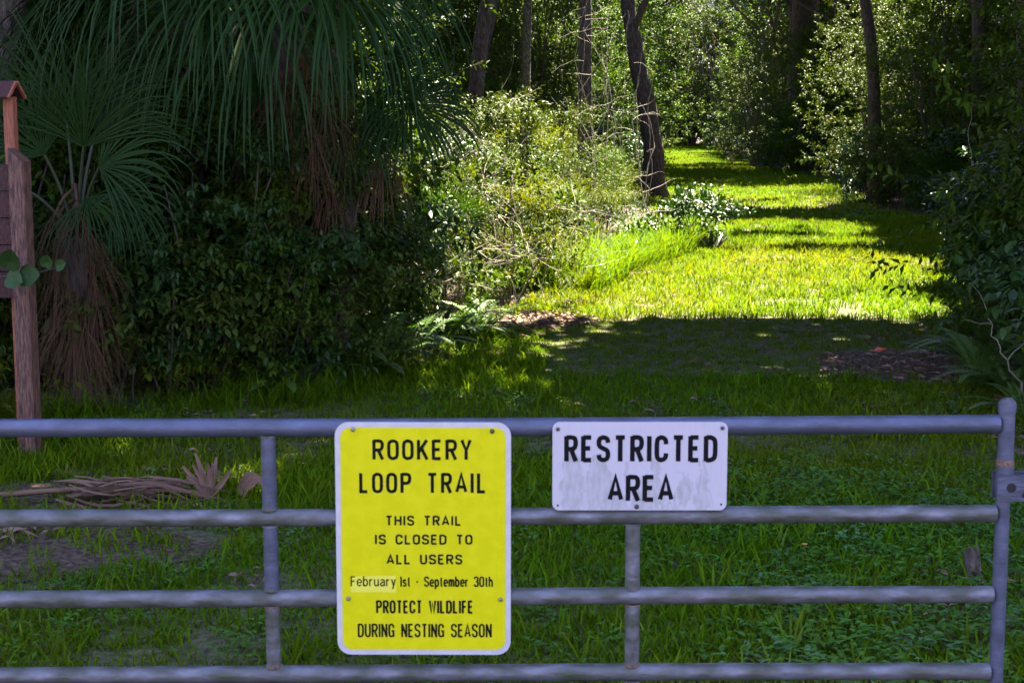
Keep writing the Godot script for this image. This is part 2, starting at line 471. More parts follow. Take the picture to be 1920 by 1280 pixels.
func fan(g: Geo, hub: Vector3, fwd: Vector3, up: Vector3, rad: float, segs: int, spread: float, droop: float, fused: float, wmul: float, tone: float, messy := 0.0) -> void:
	# a fan-palm blade: narrow pleated segments round a hub, joined near it, tips hanging
	fwd = fwd.normalized()
	var side := fwd.cross(up).normalized()
	var nrm := side.cross(fwd).normalized()
	for k in segs:
		if rng.randf() < 0.07: continue
		var a := lerpf(-spread, spread, (k + 0.5) / segs) + r(-1, 1) * 0.02 + r(-1, 1) * messy * 0.25
		var d := fwd * cos(a) + side * sin(a) + nrm * 0.18 * sin(absf(a)) + nrm * messy * r(-0.3, 0.3)
		d = d.normalized()
		var length := rad * (0.72 + 0.28 * cos(a * 0.7)) * r(0.88, 1.06)
		var pts := [hub]
		var widths := [0.012]
		var p := hub
		var da := 2.0 * spread / segs
		var n := 8
		var sag := droop * r(0.8, 1.25)
		for j in n:
			var u := (j + 1.0) / n
			d = (d + Vector3.DOWN * sag * u * u * 0.55 + Vector3(r(-1, 1), r(-1, 1), r(-1, 1)) * messy * 0.16).normalized()
			p += d * length / n
			pts.append(p)
			var wf := rad * fused * da * 1.02
			var w := minf(u * length * da * 1.02, wf) if u <= fused else wf * pow(1.0 - (u - fused) / (1.0 - fused), 0.7)
			widths.append(maxf(w * wmul, 0.0015))
		var t := tone * r(0.75, 1.25)
		strip(g, pts, widths, nrm, 0.35, Color(t * r(0.9, 1.15), t, t * r(0.8, 1.05)))

func frond_part(parent: Node3D, material: Material, root: Vector3, hub: Vector3, fwd: Vector3, up: Vector3, rad: float, segs: int, spread: float, droop: float, fused := 0.42, wmul := 1.0, messy := 0.0, called := "frond") -> void:
	var g := Geo.new()
	fan(g, hub, fwd, up, rad, segs, spread, droop, fused, wmul, 1.0, messy)
	var f := put(called, g.mesh(), material, parent)
	var st := Geo.new()
	var mid := root.lerp(hub, 0.55) + Vector3.UP * 0.08 * root.distance_to(hub)
	var path := smooth_path([root, mid, hub], 4)
	var radii := []
	for j in path.size(): radii.append(lerpf(0.016, 0.008, float(j) / path.size()))
	tube(st, path, radii, 5, Color.WHITE, 0.0, false)
	put("petiole", st.mesh(), M.dead_frond if material == M.dead_frond else M.petiole, f)

func fern_mesh(length: float, pairs: int, arch: float, wide: float) -> ArrayMesh:
	var g := Geo.new()
	var d := Vector3(0, 1.0, 0.42).normalized()
	var p := Vector3.ZERO
	var pts := []
	for j in pairs + 1:
		pts.append(p)
		d = (d + Vector3(0, -arch / pairs, 0.25 / pairs)).normalized()
		p += d * length / pairs
	var w := []
	for j in pts.size(): w.append(0.006)
	strip(g, pts, w, Vector3.UP, 0.0, Color(0.8, 0.7, 0.5))
	for j in range(2, pairs):
		var u := float(j) / pairs
		var ll := wide * pow(sin(PI * pow(u, 0.7)), 0.8) * r(0.9, 1.1)
		var dd: Vector3 = (pts[j + 1] - pts[j]).normalized()
		for s in [-1, 1]:
			var ld := (Vector3(s, 0, 0) + dd * 0.45 + Vector3.DOWN * 0.15).normalized()
			var t := r(0.8, 1.2)
			leaf(g, pts[j], ld, dd.cross(Vector3.RIGHT) * -1.0, ll, length / pairs * 1.1, 0.05, Color(t, t, t * 0.9))
	return g.mesh()

func fern(at: Vector3, turn: float, size: float, label: String, group: String, material := "fern") -> void:
	var o := thing("fern", label, "fern", at, turn, group)
	var n := rng.randi_range(8, 12)
	for k in n:
		var f := put("frond", shrub_cache["fern%d" % (k % 3)], M[material], o)
		f.rotation = Vector3(r(-0.15, 0.5), TAU * k / n + r(-0.3, 0.3), 0)
		f.scale = Vector3.ONE * size * r(0.7, 1.15)

func strap_plant(at: Vector3, size: float, n: int, material: Material, wide: float, label: String, group: String) -> void:
	var o := thing("strap_leaved_plant", label, "plant", at, 0.0, group)
	for k in n:
		var g := Geo.new()
		var a := TAU * k / n + r(-0.3, 0.3)
		var d := Vector3(cos(a) * r(0.4, 1.1), 1.0, sin(a) * r(0.4, 1.1)).normalized()
		var p := Vector3(cos(a), 0, sin(a)) * 0.03
		var pts := []
		var w := []
		var ln := size * r(0.7, 1.1)
		for j in 8:
			var u := j / 7.0
			pts.append(p)
			w.append(size * wide * sin(PI * clampf(0.18 + u * 0.82, 0, 1)) + 0.002)
			d = (d + Vector3.DOWN * 0.14 * u).normalized()
			p += d * ln / 7.0
		strip(g, pts, w, Vector3.UP.cross(Vector3(cos(a), 0, sin(a))).cross(d), 0.3, Color.WHITE * r(0.7, 1.3))
		put("leaf", g.mesh(), material, o)

func bare_branch(ctrl: Array, rad: float, forks: int, label: String, group: String, material: Material) -> void:
	var o := thing("bare_branch", label, "branch", ctrl[0], 0.0, group)
	var loc := []
	for p in ctrl: loc.append(p - ctrl[0])
	var path := smooth_path(loc, 5)
	for j in path.size(): path[j] += Vector3(r(-1, 1), r(-1, 1), r(-1, 1)) * 0.018
	var radii := []
	for j in path.size(): radii.append(lerpf(rad, rad * 0.35, float(j) / path.size()))
	var g := Geo.new()
	tube(g, path, radii, 5)
	put("stem", g.mesh(), material, o)
	for k in forks:
		var at: Vector3 = path[rng.randi_range(2, path.size() - 2)]
		var d := Vector3(r(-1, 1), r(-0.3, 1.0), r(-0.6, 0.6)).normalized()
		var pts := [at]
		var p := at
		var ln := r(0.25, 0.7)
		for j in 6:
			d = (d + Vector3(r(-1, 1), r(-1, 1), r(-1, 1)) * 0.33).normalized()
			p += d * ln / 6
			pts.append(p)
		var tg := Geo.new()
		tube(tg, pts, [rad * 0.5, rad * 0.45, rad * 0.4, rad * 0.35, rad * 0.3, rad * 0.25, rad * 0.15], 4)
		put("twig", tg.mesh(), material, o)

func crown_mesh(origin: Vector3, rx: float, ry: float, hgt: float, count: int, size: float, cut: bool) -> ArrayMesh:
	var g := Geo.new()
	var clusters := count / 40
	for k in clusters:
		var a := r(0, TAU)
		var q := pow(r(0, 1), 0.42)
		var el := r(-1, 1)
		var rr := sqrt(1.0 - el * el)
		var cpos := Vector3(cos(a) * rr * rx, el * ry, sin(a) * rr * rx) * q + Vector3(0, hgt, 0)
		var tint := r(0.7, 1.25)
		for j in 40:
			var p := cpos + Vector3(rng.randfn(), rng.randfn() * 0.6, rng.randfn()) * 0.5
			if cut and in_gap(origin + p): continue
			var d := Vector3(r(-1, 1), r(-0.7, 0.4), r(-1, 1)).normalized()
			var t := tint * r(0.8, 1.2)
			leaf(g, p, d, Vector3(r(-0.6, 0.6), 1, r(-0.6, 0.6)), size * r(0.7, 1.2), size * 0.6 * r(0.7, 1.2), 0.12, Color(t * r(0.85, 1.2), t, t * 0.9))
	return g.mesh()

var shared_crowns := []
func tree(at: Vector3, rad: float, lean: Vector2, hgt: float, rx: float, label: String, group: String, material: Material, leafs := 3600, path_in := [], called := "forest_tree") -> void:
	var o := thing(called, label, "tree", at, 0.0, group)
	var path: Array
	if path_in.size():
		path = smooth_path(path_in, 8)
	else:
		path = smooth_path([Vector3(0, -0.1, 0), Vector3(lean.x * 0.3 + r(-0.1, 0.1), hgt * 0.35, lean.y * 0.3), Vector3(lean.x + r(-0.2, 0.2), hgt * 0.7, lean.y), Vector3(lean.x * 1.2, hgt, lean.y * 1.2)], 8)
	var radii := []
	for j in path.size():
		var u := float(j) / path.size()
		radii.append(rad * (1.0 - 0.6 * u) * (1.0 + 0.5 * exp(-path[j].y * 3.0)))
	var g := Geo.new()
	tube(g, path, radii, 14, Color.WHITE, 0.07)
	put("trunk", g.mesh(), material, o)
	var top: Vector3 = path[-1]
	for k in 6:
		var a := r(0, TAU)
		var s: Vector3 = path[int(path.size() * r(0.55, 0.9))]
		var e := top + Vector3(cos(a) * rx * 0.7, r(-0.5, 1.2), sin(a) * rx * 0.7)
		var lg := Geo.new()
		var lp := smooth_path([s, s.lerp(e, 0.5) + Vector3(0, -0.3, 0), e], 5)
		var lr := []
		for j in lp.size(): lr.append(lerpf(rad * 0.35, 0.012, float(j) / lp.size()))
		tube(lg, lp, lr, 7)
		put("limb", lg.mesh(), material, o)
	var ry := r(1.5, 2.1)
	var near_gap := false
	var gp := at + top - SUN * ((at.y + top.y) / SUN.y)
	for poly in lit_poly + thin_poly:
		for e in [Vector2(0, 0), Vector2(1, 0), Vector2(-1, 0), Vector2(0, 1), Vector2(0, -1), Vector2(0.7, 0.7), Vector2(-0.7, 0.7), Vector2(0.7, -0.7), Vector2(-0.7, -0.7)]:
			for m in [0.5, 1.0, 1.45]:
				if Geometry2D.is_point_in_polygon(Vector2(gp.x, -gp.z) + e * rx * m, poly): near_gap = true
	var mesh: Mesh
	var crown: MeshInstance3D
	if near_gap:
		mesh = crown_mesh(at + top, rx, ry, 0.6, int(leafs * 1.2), 0.40, true)
		crown = put("crown", mesh, M.canopy, o)
	else:
		if shared_crowns.is_empty():
			for k in 3: shared_crowns.append(crown_mesh(Vector3.ZERO, 4.8, 1.8, 0.6, 5200, 0.42, false))
		crown = put("crown", shared_crowns[rng.randi() % 3], M.canopy, o)
		crown.rotation.y = r(0, TAU)
		crown.scale = Vector3(rx / 4.8, 1.0, rx / 4.8)
	crown.position = top
	crown.set_meta("kind", "stuff")


# ---------------------------------------------------------------- the scene
func _ready() -> void:
	rng.seed = 7
	ragged.seed = 5
	ragged.frequency = 0.33
	ragged.fractal_octaves = 3
	for poly in LIT:
		var pv := PackedVector2Array()
		for p in poly: pv.append(Vector2(p[0], p[1]))
		lit_poly.append(pv)
	for poly in THIN:
		var pv := PackedVector2Array()
		for p in poly: pv.append(Vector2(p[0], p[1]))
		thin_poly.append(pv)
	setup_camera_and_light()
	make_materials()
	make_ground()
	make_gate()
	make_yellow_sign()
	make_white_sign()
	make_kiosk()
	make_plant_kinds()
	make_trees()
	make_palms()
	make_thickets()
	make_ferns_and_small_plants()
	make_branches()
	make_ground_litter()
	make_grass()

func setup_camera_and_light() -> void:
	var cam := Camera3D.new()
	cam.name = "camera"
	add_child(cam)
	cam.position = Vector3(0, 1.95, 0)
	cam.rotation = Vector3(-atan(425.0 / 3000.0), 0, 0)
	cam.fov = rad_to_deg(2.0 * atan(640.0 / 3000.0))
	cam.near = 0.1
	cam.far = 800.0
	var at := CameraAttributesPhysical.new()
	at.frustum_focal_length = 50.0
	at.exposure_aperture = 11.0
	at.frustum_focus_distance = 13.0
	cam.attributes = at
	cam.fov = rad_to_deg(2.0 * atan(640.0 / 3000.0))
	var e := Environment.new()
	e.background_mode = Environment.BG_SKY
	e.tonemap_mode = Environment.TONE_MAPPER_LINEAR
	e.tonemap_exposure = 12.7
	e.sdfgi_enabled = true
	e.ssao_enabled = true
	e.ssil_enabled = true
	var sky := ProceduralSkyMaterial.new()
	sky.sky_top_color = Color(0.56, 0.64, 0.90)
	sky.sky_horizon_color = Color(0.88, 0.87, 0.96)
	sky.sky_curve = 0.2
	sky.sky_energy_multiplier = 0.60
	sky.ground_bottom_color = Color(0.2, 0.2, 0.16)
	sky.ground_horizon_color = Color(0.4, 0.42, 0.4)
	sky.sun_angle_max = 4.0
	e.sky = Sky.new()
	e.sky.sky_material = sky
	var we := WorldEnvironment.new()
	we.name = "environment"
	we.environment = e
	add_child(we)
	var sun := DirectionalLight3D.new()
	sun.name = "sun"
	sun.light_energy = 1.6
	sun.light_angular_distance = 0.5
	sun.light_color = Color(1.0, 0.95, 0.84)
	sun.shadow_enabled = true
	add_child(sun)
	sun.look_at_from_position(SUN * 50.0, Vector3.ZERO, Vector3.UP)

func make_materials() -> void:
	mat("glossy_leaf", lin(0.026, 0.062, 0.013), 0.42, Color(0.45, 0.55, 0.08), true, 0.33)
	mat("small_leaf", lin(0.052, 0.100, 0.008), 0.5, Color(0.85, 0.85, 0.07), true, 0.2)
	mat("yellow_leaf", lin(0.080, 0.125, 0.010), 0.5, Color(1.0, 0.88, 0.05), true, 0.2)  # lighter leaf, mostly given to sunny-row shrubs to brighten them
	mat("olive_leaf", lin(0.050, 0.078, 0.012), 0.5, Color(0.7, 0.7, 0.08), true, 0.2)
	mat("canopy", lin(0.046, 0.098, 0.011), 0.5, Color(0, 0, 0), true, 0.27)
	mat("twig", lin(0.10, 0.075, 0.055), 0.85)
	mat("dead_twig", lin(0.27, 0.23, 0.20), 0.8, Color(0, 0, 0), false)
	mat("grass", lin(0.098, 0.195, 0.006), 0.65, Color(1.0, 0.88, 0.06), true, 0.12)
	mat("weed", lin(0.06, 0.14, 0.02), 0.55, Color(0.5, 0.65, 0.1), true, 0.22)
	mat("palm_green", lin(0.014, 0.038, 0.007), 0.5, Color(0.3, 0.42, 0.08), true, 0.22)
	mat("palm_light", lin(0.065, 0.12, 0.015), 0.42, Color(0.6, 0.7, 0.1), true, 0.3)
	mat("dead_frond", lin(0.085, 0.048, 0.028), 0.8, Color(0.25, 0.15, 0.06), true, 0.2)
	mat("fallen_frond", lin(0.15, 0.092, 0.062), 0.75, Color(0.15, 0.1, 0.05), true, 0.2)
	mat("petiole", lin(0.03, 0.04, 0.014), 0.6)
	mat("fern", lin(0.075, 0.145, 0.03), 0.5, Color(0.6, 0.75, 0.12), true, 0.35)
	mat("strap", lin(0.022, 0.025, 0.020), 0.33, Color(0.12, 0.14, 0.08))
	mat("litter", lin(0.17, 0.105, 0.075), 0.85, Color(0.15, 0.1, 0.05))
	mat("red_leaf", lin(0.45, 0.07, 0.03), 0.5, Color(0.3, 0.08, 0.03), false)
	mat("orange_petal", lin(0.7, 0.25, 0.01), 0.5, Color(0.4, 0.2, 0.02), false)
	mat("ink", lin(0.006, 0.0055, 0.007), 0.6, Color(0, 0, 0), false, 0.2)
	var bark := mat("bark", Color.WHITE, 0.9, Color(0, 0, 0), false)
	bark.albedo_texture = noise_tex(11, 0.02, [lin(0.022, 0.016, 0.012), lin(0.055, 0.039, 0.029), lin(0.10, 0.078, 0.063)], [0.25, 0.5, 0.8], 5)
	bark.normal_enabled = true
	bark.normal_texture = bump_tex(12, 0.03, 14.0)
	bark.uv1_triplanar = true
	bark.uv1_scale = Vector3(2.2, 0.45, 2.2)
	var grey: StandardMaterial3D = bark.duplicate()
	grey.albedo_texture = noise_tex(14, 0.025, [lin(0.035, 0.028, 0.023), lin(0.075, 0.06, 0.05), lin(0.17, 0.145, 0.13)], [0.3, 0.55, 0.8], 4)
	grey.uv1_scale = Vector3(2.5, 1.2, 2.5)
	M.grey_bark = grey
	# timber of the kiosk, stained red-brown
	var wood := mat("post_wood", Color.WHITE, 0.75, Color(0, 0, 0), false)
	wood.albedo_texture = noise_tex(21, 0.02, [lin(0.040, 0.018, 0.012), lin(0.10, 0.045, 0.027), lin(0.155, 0.078, 0.05)], [0.25, 0.48, 0.8], 5)
	wood.normal_enabled = true
	wood.normal_texture = bump_tex(22, 0.05, 4.0)
	wood.uv1_triplanar = true
	wood.uv1_scale = Vector3(6.0, 0.7, 6.0)
	var red: StandardMaterial3D = wood.duplicate()
	red.albedo_texture = noise_tex(24, 0.02, [lin(0.028, 0.006, 0.004), lin(0.042, 0.009, 0.006), lin(0.06, 0.014, 0.009)], [0.3, 0.5, 0.75], 4)
	M.red_wood = red
	var orange: StandardMaterial3D = wood.duplicate()  # warm light on the upright is put into its wood colour
	orange.albedo_texture = noise_tex(25, 0.02, [lin(0.17, 0.05, 0.022), lin(0.24, 0.075, 0.035), lin(0.28, 0.10, 0.05)], [0.3, 0.5, 0.75], 4)
	M.orange_lit_wood = orange
	# galvanised pipe, blotched
	var pipe := mat("pipe", Color.WHITE, 0.5, Color(0, 0, 0), false)
	pipe.albedo_texture = noise_tex(31, 0.012, [lin(0.06, 0.066, 0.09), lin(0.075, 0.083, 0.125), lin(0.088, 0.097, 0.15), lin(0.125, 0.132, 0.19)], [0.2, 0.45, 0.7, 0.95], 6)
	pipe.metallic = 0.45
	pipe.roughness_texture = noise_tex(32, 0.02, [Color(0.7, 0.7, 0.7), Color(1, 1, 1)], [0.3, 0.8])
	pipe.roughness = 0.62
	pipe.normal_enabled = true
	pipe.normal_texture = bump_tex(33, 0.06, 1.0)
	pipe.uv1_triplanar = true
	pipe.uv1_scale = Vector3(1.1, 3.0, 3.0)
	var dull: StandardMaterial3D = pipe.duplicate()
	dull.albedo_texture = noise_tex(35, 0.014, [lin(0.05, 0.055, 0.036), lin(0.085, 0.085, 0.078), lin(0.12, 0.12, 0.135), lin(0.19, 0.185, 0.21)], [0.2, 0.42, 0.64, 0.86], 5)
	dull.metallic = 0.25
	M.dull_pipe = dull
	var rust := mat("rust", Color.WHITE, 0.85, Color(0, 0, 0), false)
	rust.albedo_texture = noise_tex(37, 0.03, [lin(0.07, 0.04, 0.025), lin(0.16, 0.085, 0.05), lin(0.20, 0.17, 0.16)], [0.3, 0.5, 0.8])
	rust.uv1_triplanar = true
	rust.uv1_scale = Vector3.ONE * 6.0
	var zinc := mat("zinc", lin(0.45, 0.44, 0.43), 0.4, Color(0, 0, 0), false)
	zinc.metallic = 0.7
	mat("hole_disc_black", lin(0.006, 0.006, 0.007), 0.8, Color(0, 0, 0), false)  # stands for the dark inside holes, painted on solid discs
	# sign faces
	var yellow := mat("sign_yellow", Color.WHITE, 0.42, Color(0, 0, 0), false)
	yellow.albedo_texture = noise_tex(41, 0.012, [lin(0.545, 0.51, 0.003), lin(0.565, 0.53, 0.003), lin(0.585, 0.55, 0.006)], [0.3, 0.5, 0.75], 4)
	yellow.metallic_specular = 0.25
	yellow.uv1_triplanar = true
	yellow.uv1_scale = Vector3.ONE * 3.0
	mat("sticker", lin(0.66, 0.62, 0.06), 0.4, Color(0, 0, 0), false)
	var border := mat("sign_white", Color.WHITE, 0.45, Color(0, 0, 0), false)
	border.albedo_texture = noise_tex(43, 0.01, [lin(0.43, 0.40, 0.43), lin(0.475, 0.445, 0.475)], [0.3, 0.7], 4)
	border.uv1_triplanar = true
	border.uv1_scale = Vector3.ONE * 3.0
	mat("bolt", lin(0.42, 0.40, 0.37), 0.4, Color(0, 0, 0), false).metallic = 0.6
	mat("dark_bolt", lin(0.12, 0.11, 0.10), 0.5, Color(0, 0, 0), false).metallic = 0.5
	# soils
	var soil := mat("soil", Color.WHITE, 0.95, Color(0, 0, 0), false)
	soil.albedo_texture = noise_tex(51, 0.02, [lin(0.018, 0.014, 0.009), lin(0.045, 0.034, 0.022), lin(0.085, 0.062, 0.042)], [0.25, 0.5, 0.8], 6, 1024)
	soil.normal_enabled = true
	soil.normal_texture = bump_tex(52, 0.04, 16.0, 5, 1024)
	soil.uv1_triplanar = true
	soil.uv1_world_triplanar = true
	soil.uv1_scale = Vector3.ONE * 0.7
	var thatch: StandardMaterial3D = soil.duplicate()
	thatch.albedo_texture = noise_tex(54, 0.02, [lin(0.035, 0.036, 0.011), lin(0.07, 0.072, 0.022), lin(0.12, 0.10, 0.045)], [0.25, 0.5, 0.8], 6, 1024)
	M.thatch = thatch
	var dirt: StandardMaterial3D = soil.duplicate()
	dirt.albedo_texture = noise_tex(55, 0.025, [lin(0.026, 0.015, 0.007), lin(0.062, 0.037, 0.018), lin(0.12, 0.076, 0.04)], [0.25, 0.5, 0.8], 6, 1024)
	M.dirt = dirt

func make_ground() -> void:
	var g := Geo.new()
	g.v = PackedVector3Array([Vector3(-400, 0, 400), Vector3(400, 0, 400), Vector3(400, 0, -400), Vector3(-400, 0, -400)])
	g.i = PackedInt32Array([0, 3, 1, 1, 3, 2])
	tag(put("ground", g.mesh(), M.soil), "dark forest soil under the thickets", "ground", "", "structure")
	var t := Geo.new()
	var z := -3.0
	var row := 0
	while z < 110.0:
		var a := edge(LEFT, z) - 0.25 + r(-0.15, 0.15)
		var b := edge(RIGHT, z) + 0.25 + r(-0.15, 0.15)
		t.v.append(Vector3(a, 0.006, -z))
		t.v.append(Vector3(b, 0.006, -z))
		if row:
			var k := row * 2
			t.i.append_array(PackedInt32Array([k - 2, k, k - 1, k - 1, k, k + 1]))
		row += 1
		z += 0.4
	tag(put("trail", t.mesh(), M.thatch), "grassy trail running from the gate into the forest", "trail", "", "structure")
	for d in [[-2.1, 7.05, 0.8, 0.5], [3.1, 12.3, 0.75, 0.9], [-0.1, 15.1, 0.55, 0.5], [1.1, 19.6, 0.5, 0.6], [-1.0, 12.8, 0.5, 0.5], [7.0, 33.5, 0.9, 1.6], [-2.6, 8.1, 0.5, 0.25]]:
		var p := Geo.new()
		p.v.append(Vector3(d[0], 0.011, -d[1]))
		for k in 24:
			var a := TAU * k / 24.0
			var q := r(0.75, 1.15)
			p.v.append(Vector3(d[0] + cos(a) * d[2] * q, 0.011, -d[1] + sin(a) * d[3] * q))
		for k in 24: p.i.append_array(PackedInt32Array([0, 1 + k, 1 + (k + 1) % 24]))
		tag(put("bare_soil", p.mesh(), M.dirt), "patch of bare brown soil on the trail", "soil", "bare soil patches", "structure")

# ---------------------------------------------------------------- gate and signs
const GZ := -4.05
func make_gate() -> void:
	var o := thing("metal_gate", "grey galvanised pipe farm gate closed across the grassy trail", "gate", Vector3(-0.1, 0, GZ))
	o.rotation.z = 0.0042
	var ys := [1.155, 0.918, 0.702, 0.494, 0.30, 0.13]
	for k in ys.size():
		var g := Geo.new()
		var pts := []
		var rad := []
		for j in 25:
			var u := j / 24.0
			pts.append(Vector3(lerpf(-2.45, 1.36, u), ys[k] + 0.002 * sin(u * 7.0 + k) , 0.0012 * sin(u * 5.0 + k * 2.0)))
			rad.append(0.0238 if k == 0 else 0.0226)
		tube(g, pts, rad, 24)
		put("rail", g.mesh(), M.pipe if k == 0 else M.dull_pipe, o)
	for x in [-1.5, -0.525, 0.418]:
		for k in 5:
			var g := Geo.new()
			tube(g, [Vector3(x, ys[k] - 0.021, -0.001), Vector3(x, ys[k + 1] + 0.021, -0.001)], [0.0192, 0.0192], 18)
			put("upright", g.mesh(), M.pipe if k < 2 and x < 0 else M.dull_pipe, o)
			var w := Geo.new()
			tube(w, [Vector3(x, ys[k] - 0.020, -0.001), Vector3(x, ys[k] - 0.026, -0.001)], [0.0225, 0.0195], 14)
			put("weld", w.mesh(), M.dull_pipe, o)
			for e in [[ys[k] - 0.0225, 1.0], [ys[k + 1] + 0.0225, -1.0]]:
				var bead := Geo.new()
				tube(bead, [Vector3(x, e[0] + 0.003 * e[1], -0.001), Vector3(x, e[0], -0.001), Vector3(x, e[0] - 0.004 * e[1], -0.001)], [0.0215, 0.0225, 0.0194], 16, Color.WHITE, 0.05, false)
				put("weld", bead.mesh(), M.rust if (k + int(x * 10)) % 3 == 0 else M.dull_pipe, o)
	for s in [1, -1]:
		var x := 1.378 if s == 1 else -2.47
		var g := Geo.new()
		tube(g, [Vector3(x, 0.07, 0), Vector3(x, 0.97, 0)], [0.0185, 0.0185], 20)
		put("end_post", g.mesh(), M.pipe, o)
		var up := Geo.new()
		tube(up, [Vector3(x + 0.002, 0.97, 0), Vector3(x + 0.002, 1.045, 0), Vector3(x + 0.002, 1.05, 0), Vector3(x + 0.002, 1.19, 0)], [0.0222, 0.0222, 0.0205, 0.0205], 20)
		put("end_post", up.mesh(), M.pipe, o)
		var cap := Geo.new()
		var cp := []
		var cr := []
		for j in 9:
			var a := PI / 2 * j / 8.0
			cp.append(Vector3(x + 0.002, 1.205 + 0.020 * sin(a), 0))
			cr.append(0.0225 * cos(a) + 0.0006)
		tube(cap, [Vector3(x + 0.002, 1.188, 0)] + cp, [0.0225] + cr, 20)
		put("cap", cap.mesh(), M.pipe, o)
		var ring := Geo.new()
		tube(ring, [Vector3(x + 0.002, 1.047, 0), Vector3(x + 0.002, 1.064, 0)], [0.0225, 0.0218], 20, Color.WHITE, 0.02)
		put("collar", ring.mesh(), M.rust, o)
	# latch plate round the end post with holes painted on as near-black discs
	var outline := PackedVector2Array([Vector2(-0.030, -0.034), Vector2(0.075, -0.034), Vector2(0.095, -0.024), Vector2(0.095, 0.024), Vector2(0.085, 0.035), Vector2(-0.030, 0.035)])
	var plate := put("latch_plate", slab(outline, 0.028, 0.022), M.pipe, o)
	plate.position = Vector3(1.378 + 0.006, 0.992, 0)
	var back := put("latch_plate", slab(outline, -0.020, -0.026), M.pipe, o)
	back.position = plate.position
	for h in [[0.006, 0.002, 0.0125], [0.040, -0.018, 0.007]]:
		var hg := Geo.new()
		tube(hg, [Vector3(1.384 + h[0], 0.992 + h[1], 0.0265), Vector3(1.384 + h[0], 0.992 + h[1], 0.0288)], [h[2], h[2]], 18)
		put("bolt_hole_disc", hg.mesh(), M.hole_disc_black, o)
	var pin := Geo.new()
	tube(pin, [Vector3(1.46, 1.012, 0.027), Vector3(1.46, 1.012, 0.036)], [0.010, 0.009], 6)
	put("bolt", pin.mesh(), M.dark_bolt, o)

func dome(parent: Node3D, x: float, y: float, z: float, rad: float, material: Material, called := "bolt") -> void:
	var g := Geo.new()
	tube(g, [Vector3(x, y, z - 0.001), Vector3(x, y, z + 0.0016), Vector3(x, y, z + 0.0036), Vector3(x, y, z + 0.0046)], [rad, rad, rad * 0.72, rad * 0.2], 14)
	put(called, g.mesh(), material, parent)

func make_yellow_sign() -> void:
	var o := thing("trail_closure_sign", "yellow sign with white border reading Rookery Loop Trail, bolted to gate", "sign", Vector3(-0.229, 0.863, GZ + 0.0275))
	o.rotation.z = -0.002
	var w := 0.452
	var h := 0.617
	put("panel", slab(rounded_rect(w, h, 0.036), 0.0, -0.002), M.sign_white, o)
	put("face", slab(rounded_rect(w - 0.027, h - 0.027, 0.027), 0.0006, 0.0002), M.sign_yellow, o)
	var sx := w / 327.0
	var sy := h / 432.0
	var X := func(px): return (px - 793.5) * sx
	var Y := func(py): return (1004.0 - py) * sy
	var st := put("sticker", slab(PackedVector2Array([Vector2(X.call(656), Y.call(1102)), Vector2(X.call(742), Y.call(1102.5)), Vector2(X.call(741), Y.call(1071)), Vector2(X.call(657), Y.call(1073))]), 0.0009, 0.0007), M.sticker, o)
	for t in [["ROOKERY", 700, 884, 857, 819, 0.155, 0.2, 0.46], ["LOOP TRAIL", 675, 911, 918, 880, 0.155, 0.22, 0.46], ["THIS TRAIL", 723, 864, 978, 959, 0.19, 0.24, 0.62], ["IS CLOSED TO", 703, 885, 1013, 994, 0.19, 0.24, 0.62], ["ALL USERS", 724, 866, 1050, 1031, 0.19, 0.24, 0.62], ["1st - September 30th", 750, 923, 1092, 1072, 0.15, 0.13, 0.46], ["PROTECT WILDLIFE", 704, 886, 1142, 1117, 0.16, 0.13, 0.4], ["DURING NESTING SEASON", 669, 921, 1187, 1161, 0.135, 0.12, 0.4]]:
		lettering(t[0], X.call(t[1]), X.call(t[2]), Y.call(t[3]), Y.call(t[4]), t[5], t[6], t[7], 0.0011, o)
	lettering("February", X.call(656.5), X.call(741), Y.call(1091), Y.call(1072), 0.12, 0.15, 0.5, 0.0014, o)
	for b in [[664, 801, M.bolt], [922, 804, M.dark_bolt], [652, 1114, M.bolt], [938, 1115, M.bolt]]:
		dome(o, X.call(b[0]), Y.call(b[1]), 0.0015, 0.0062, b[2])

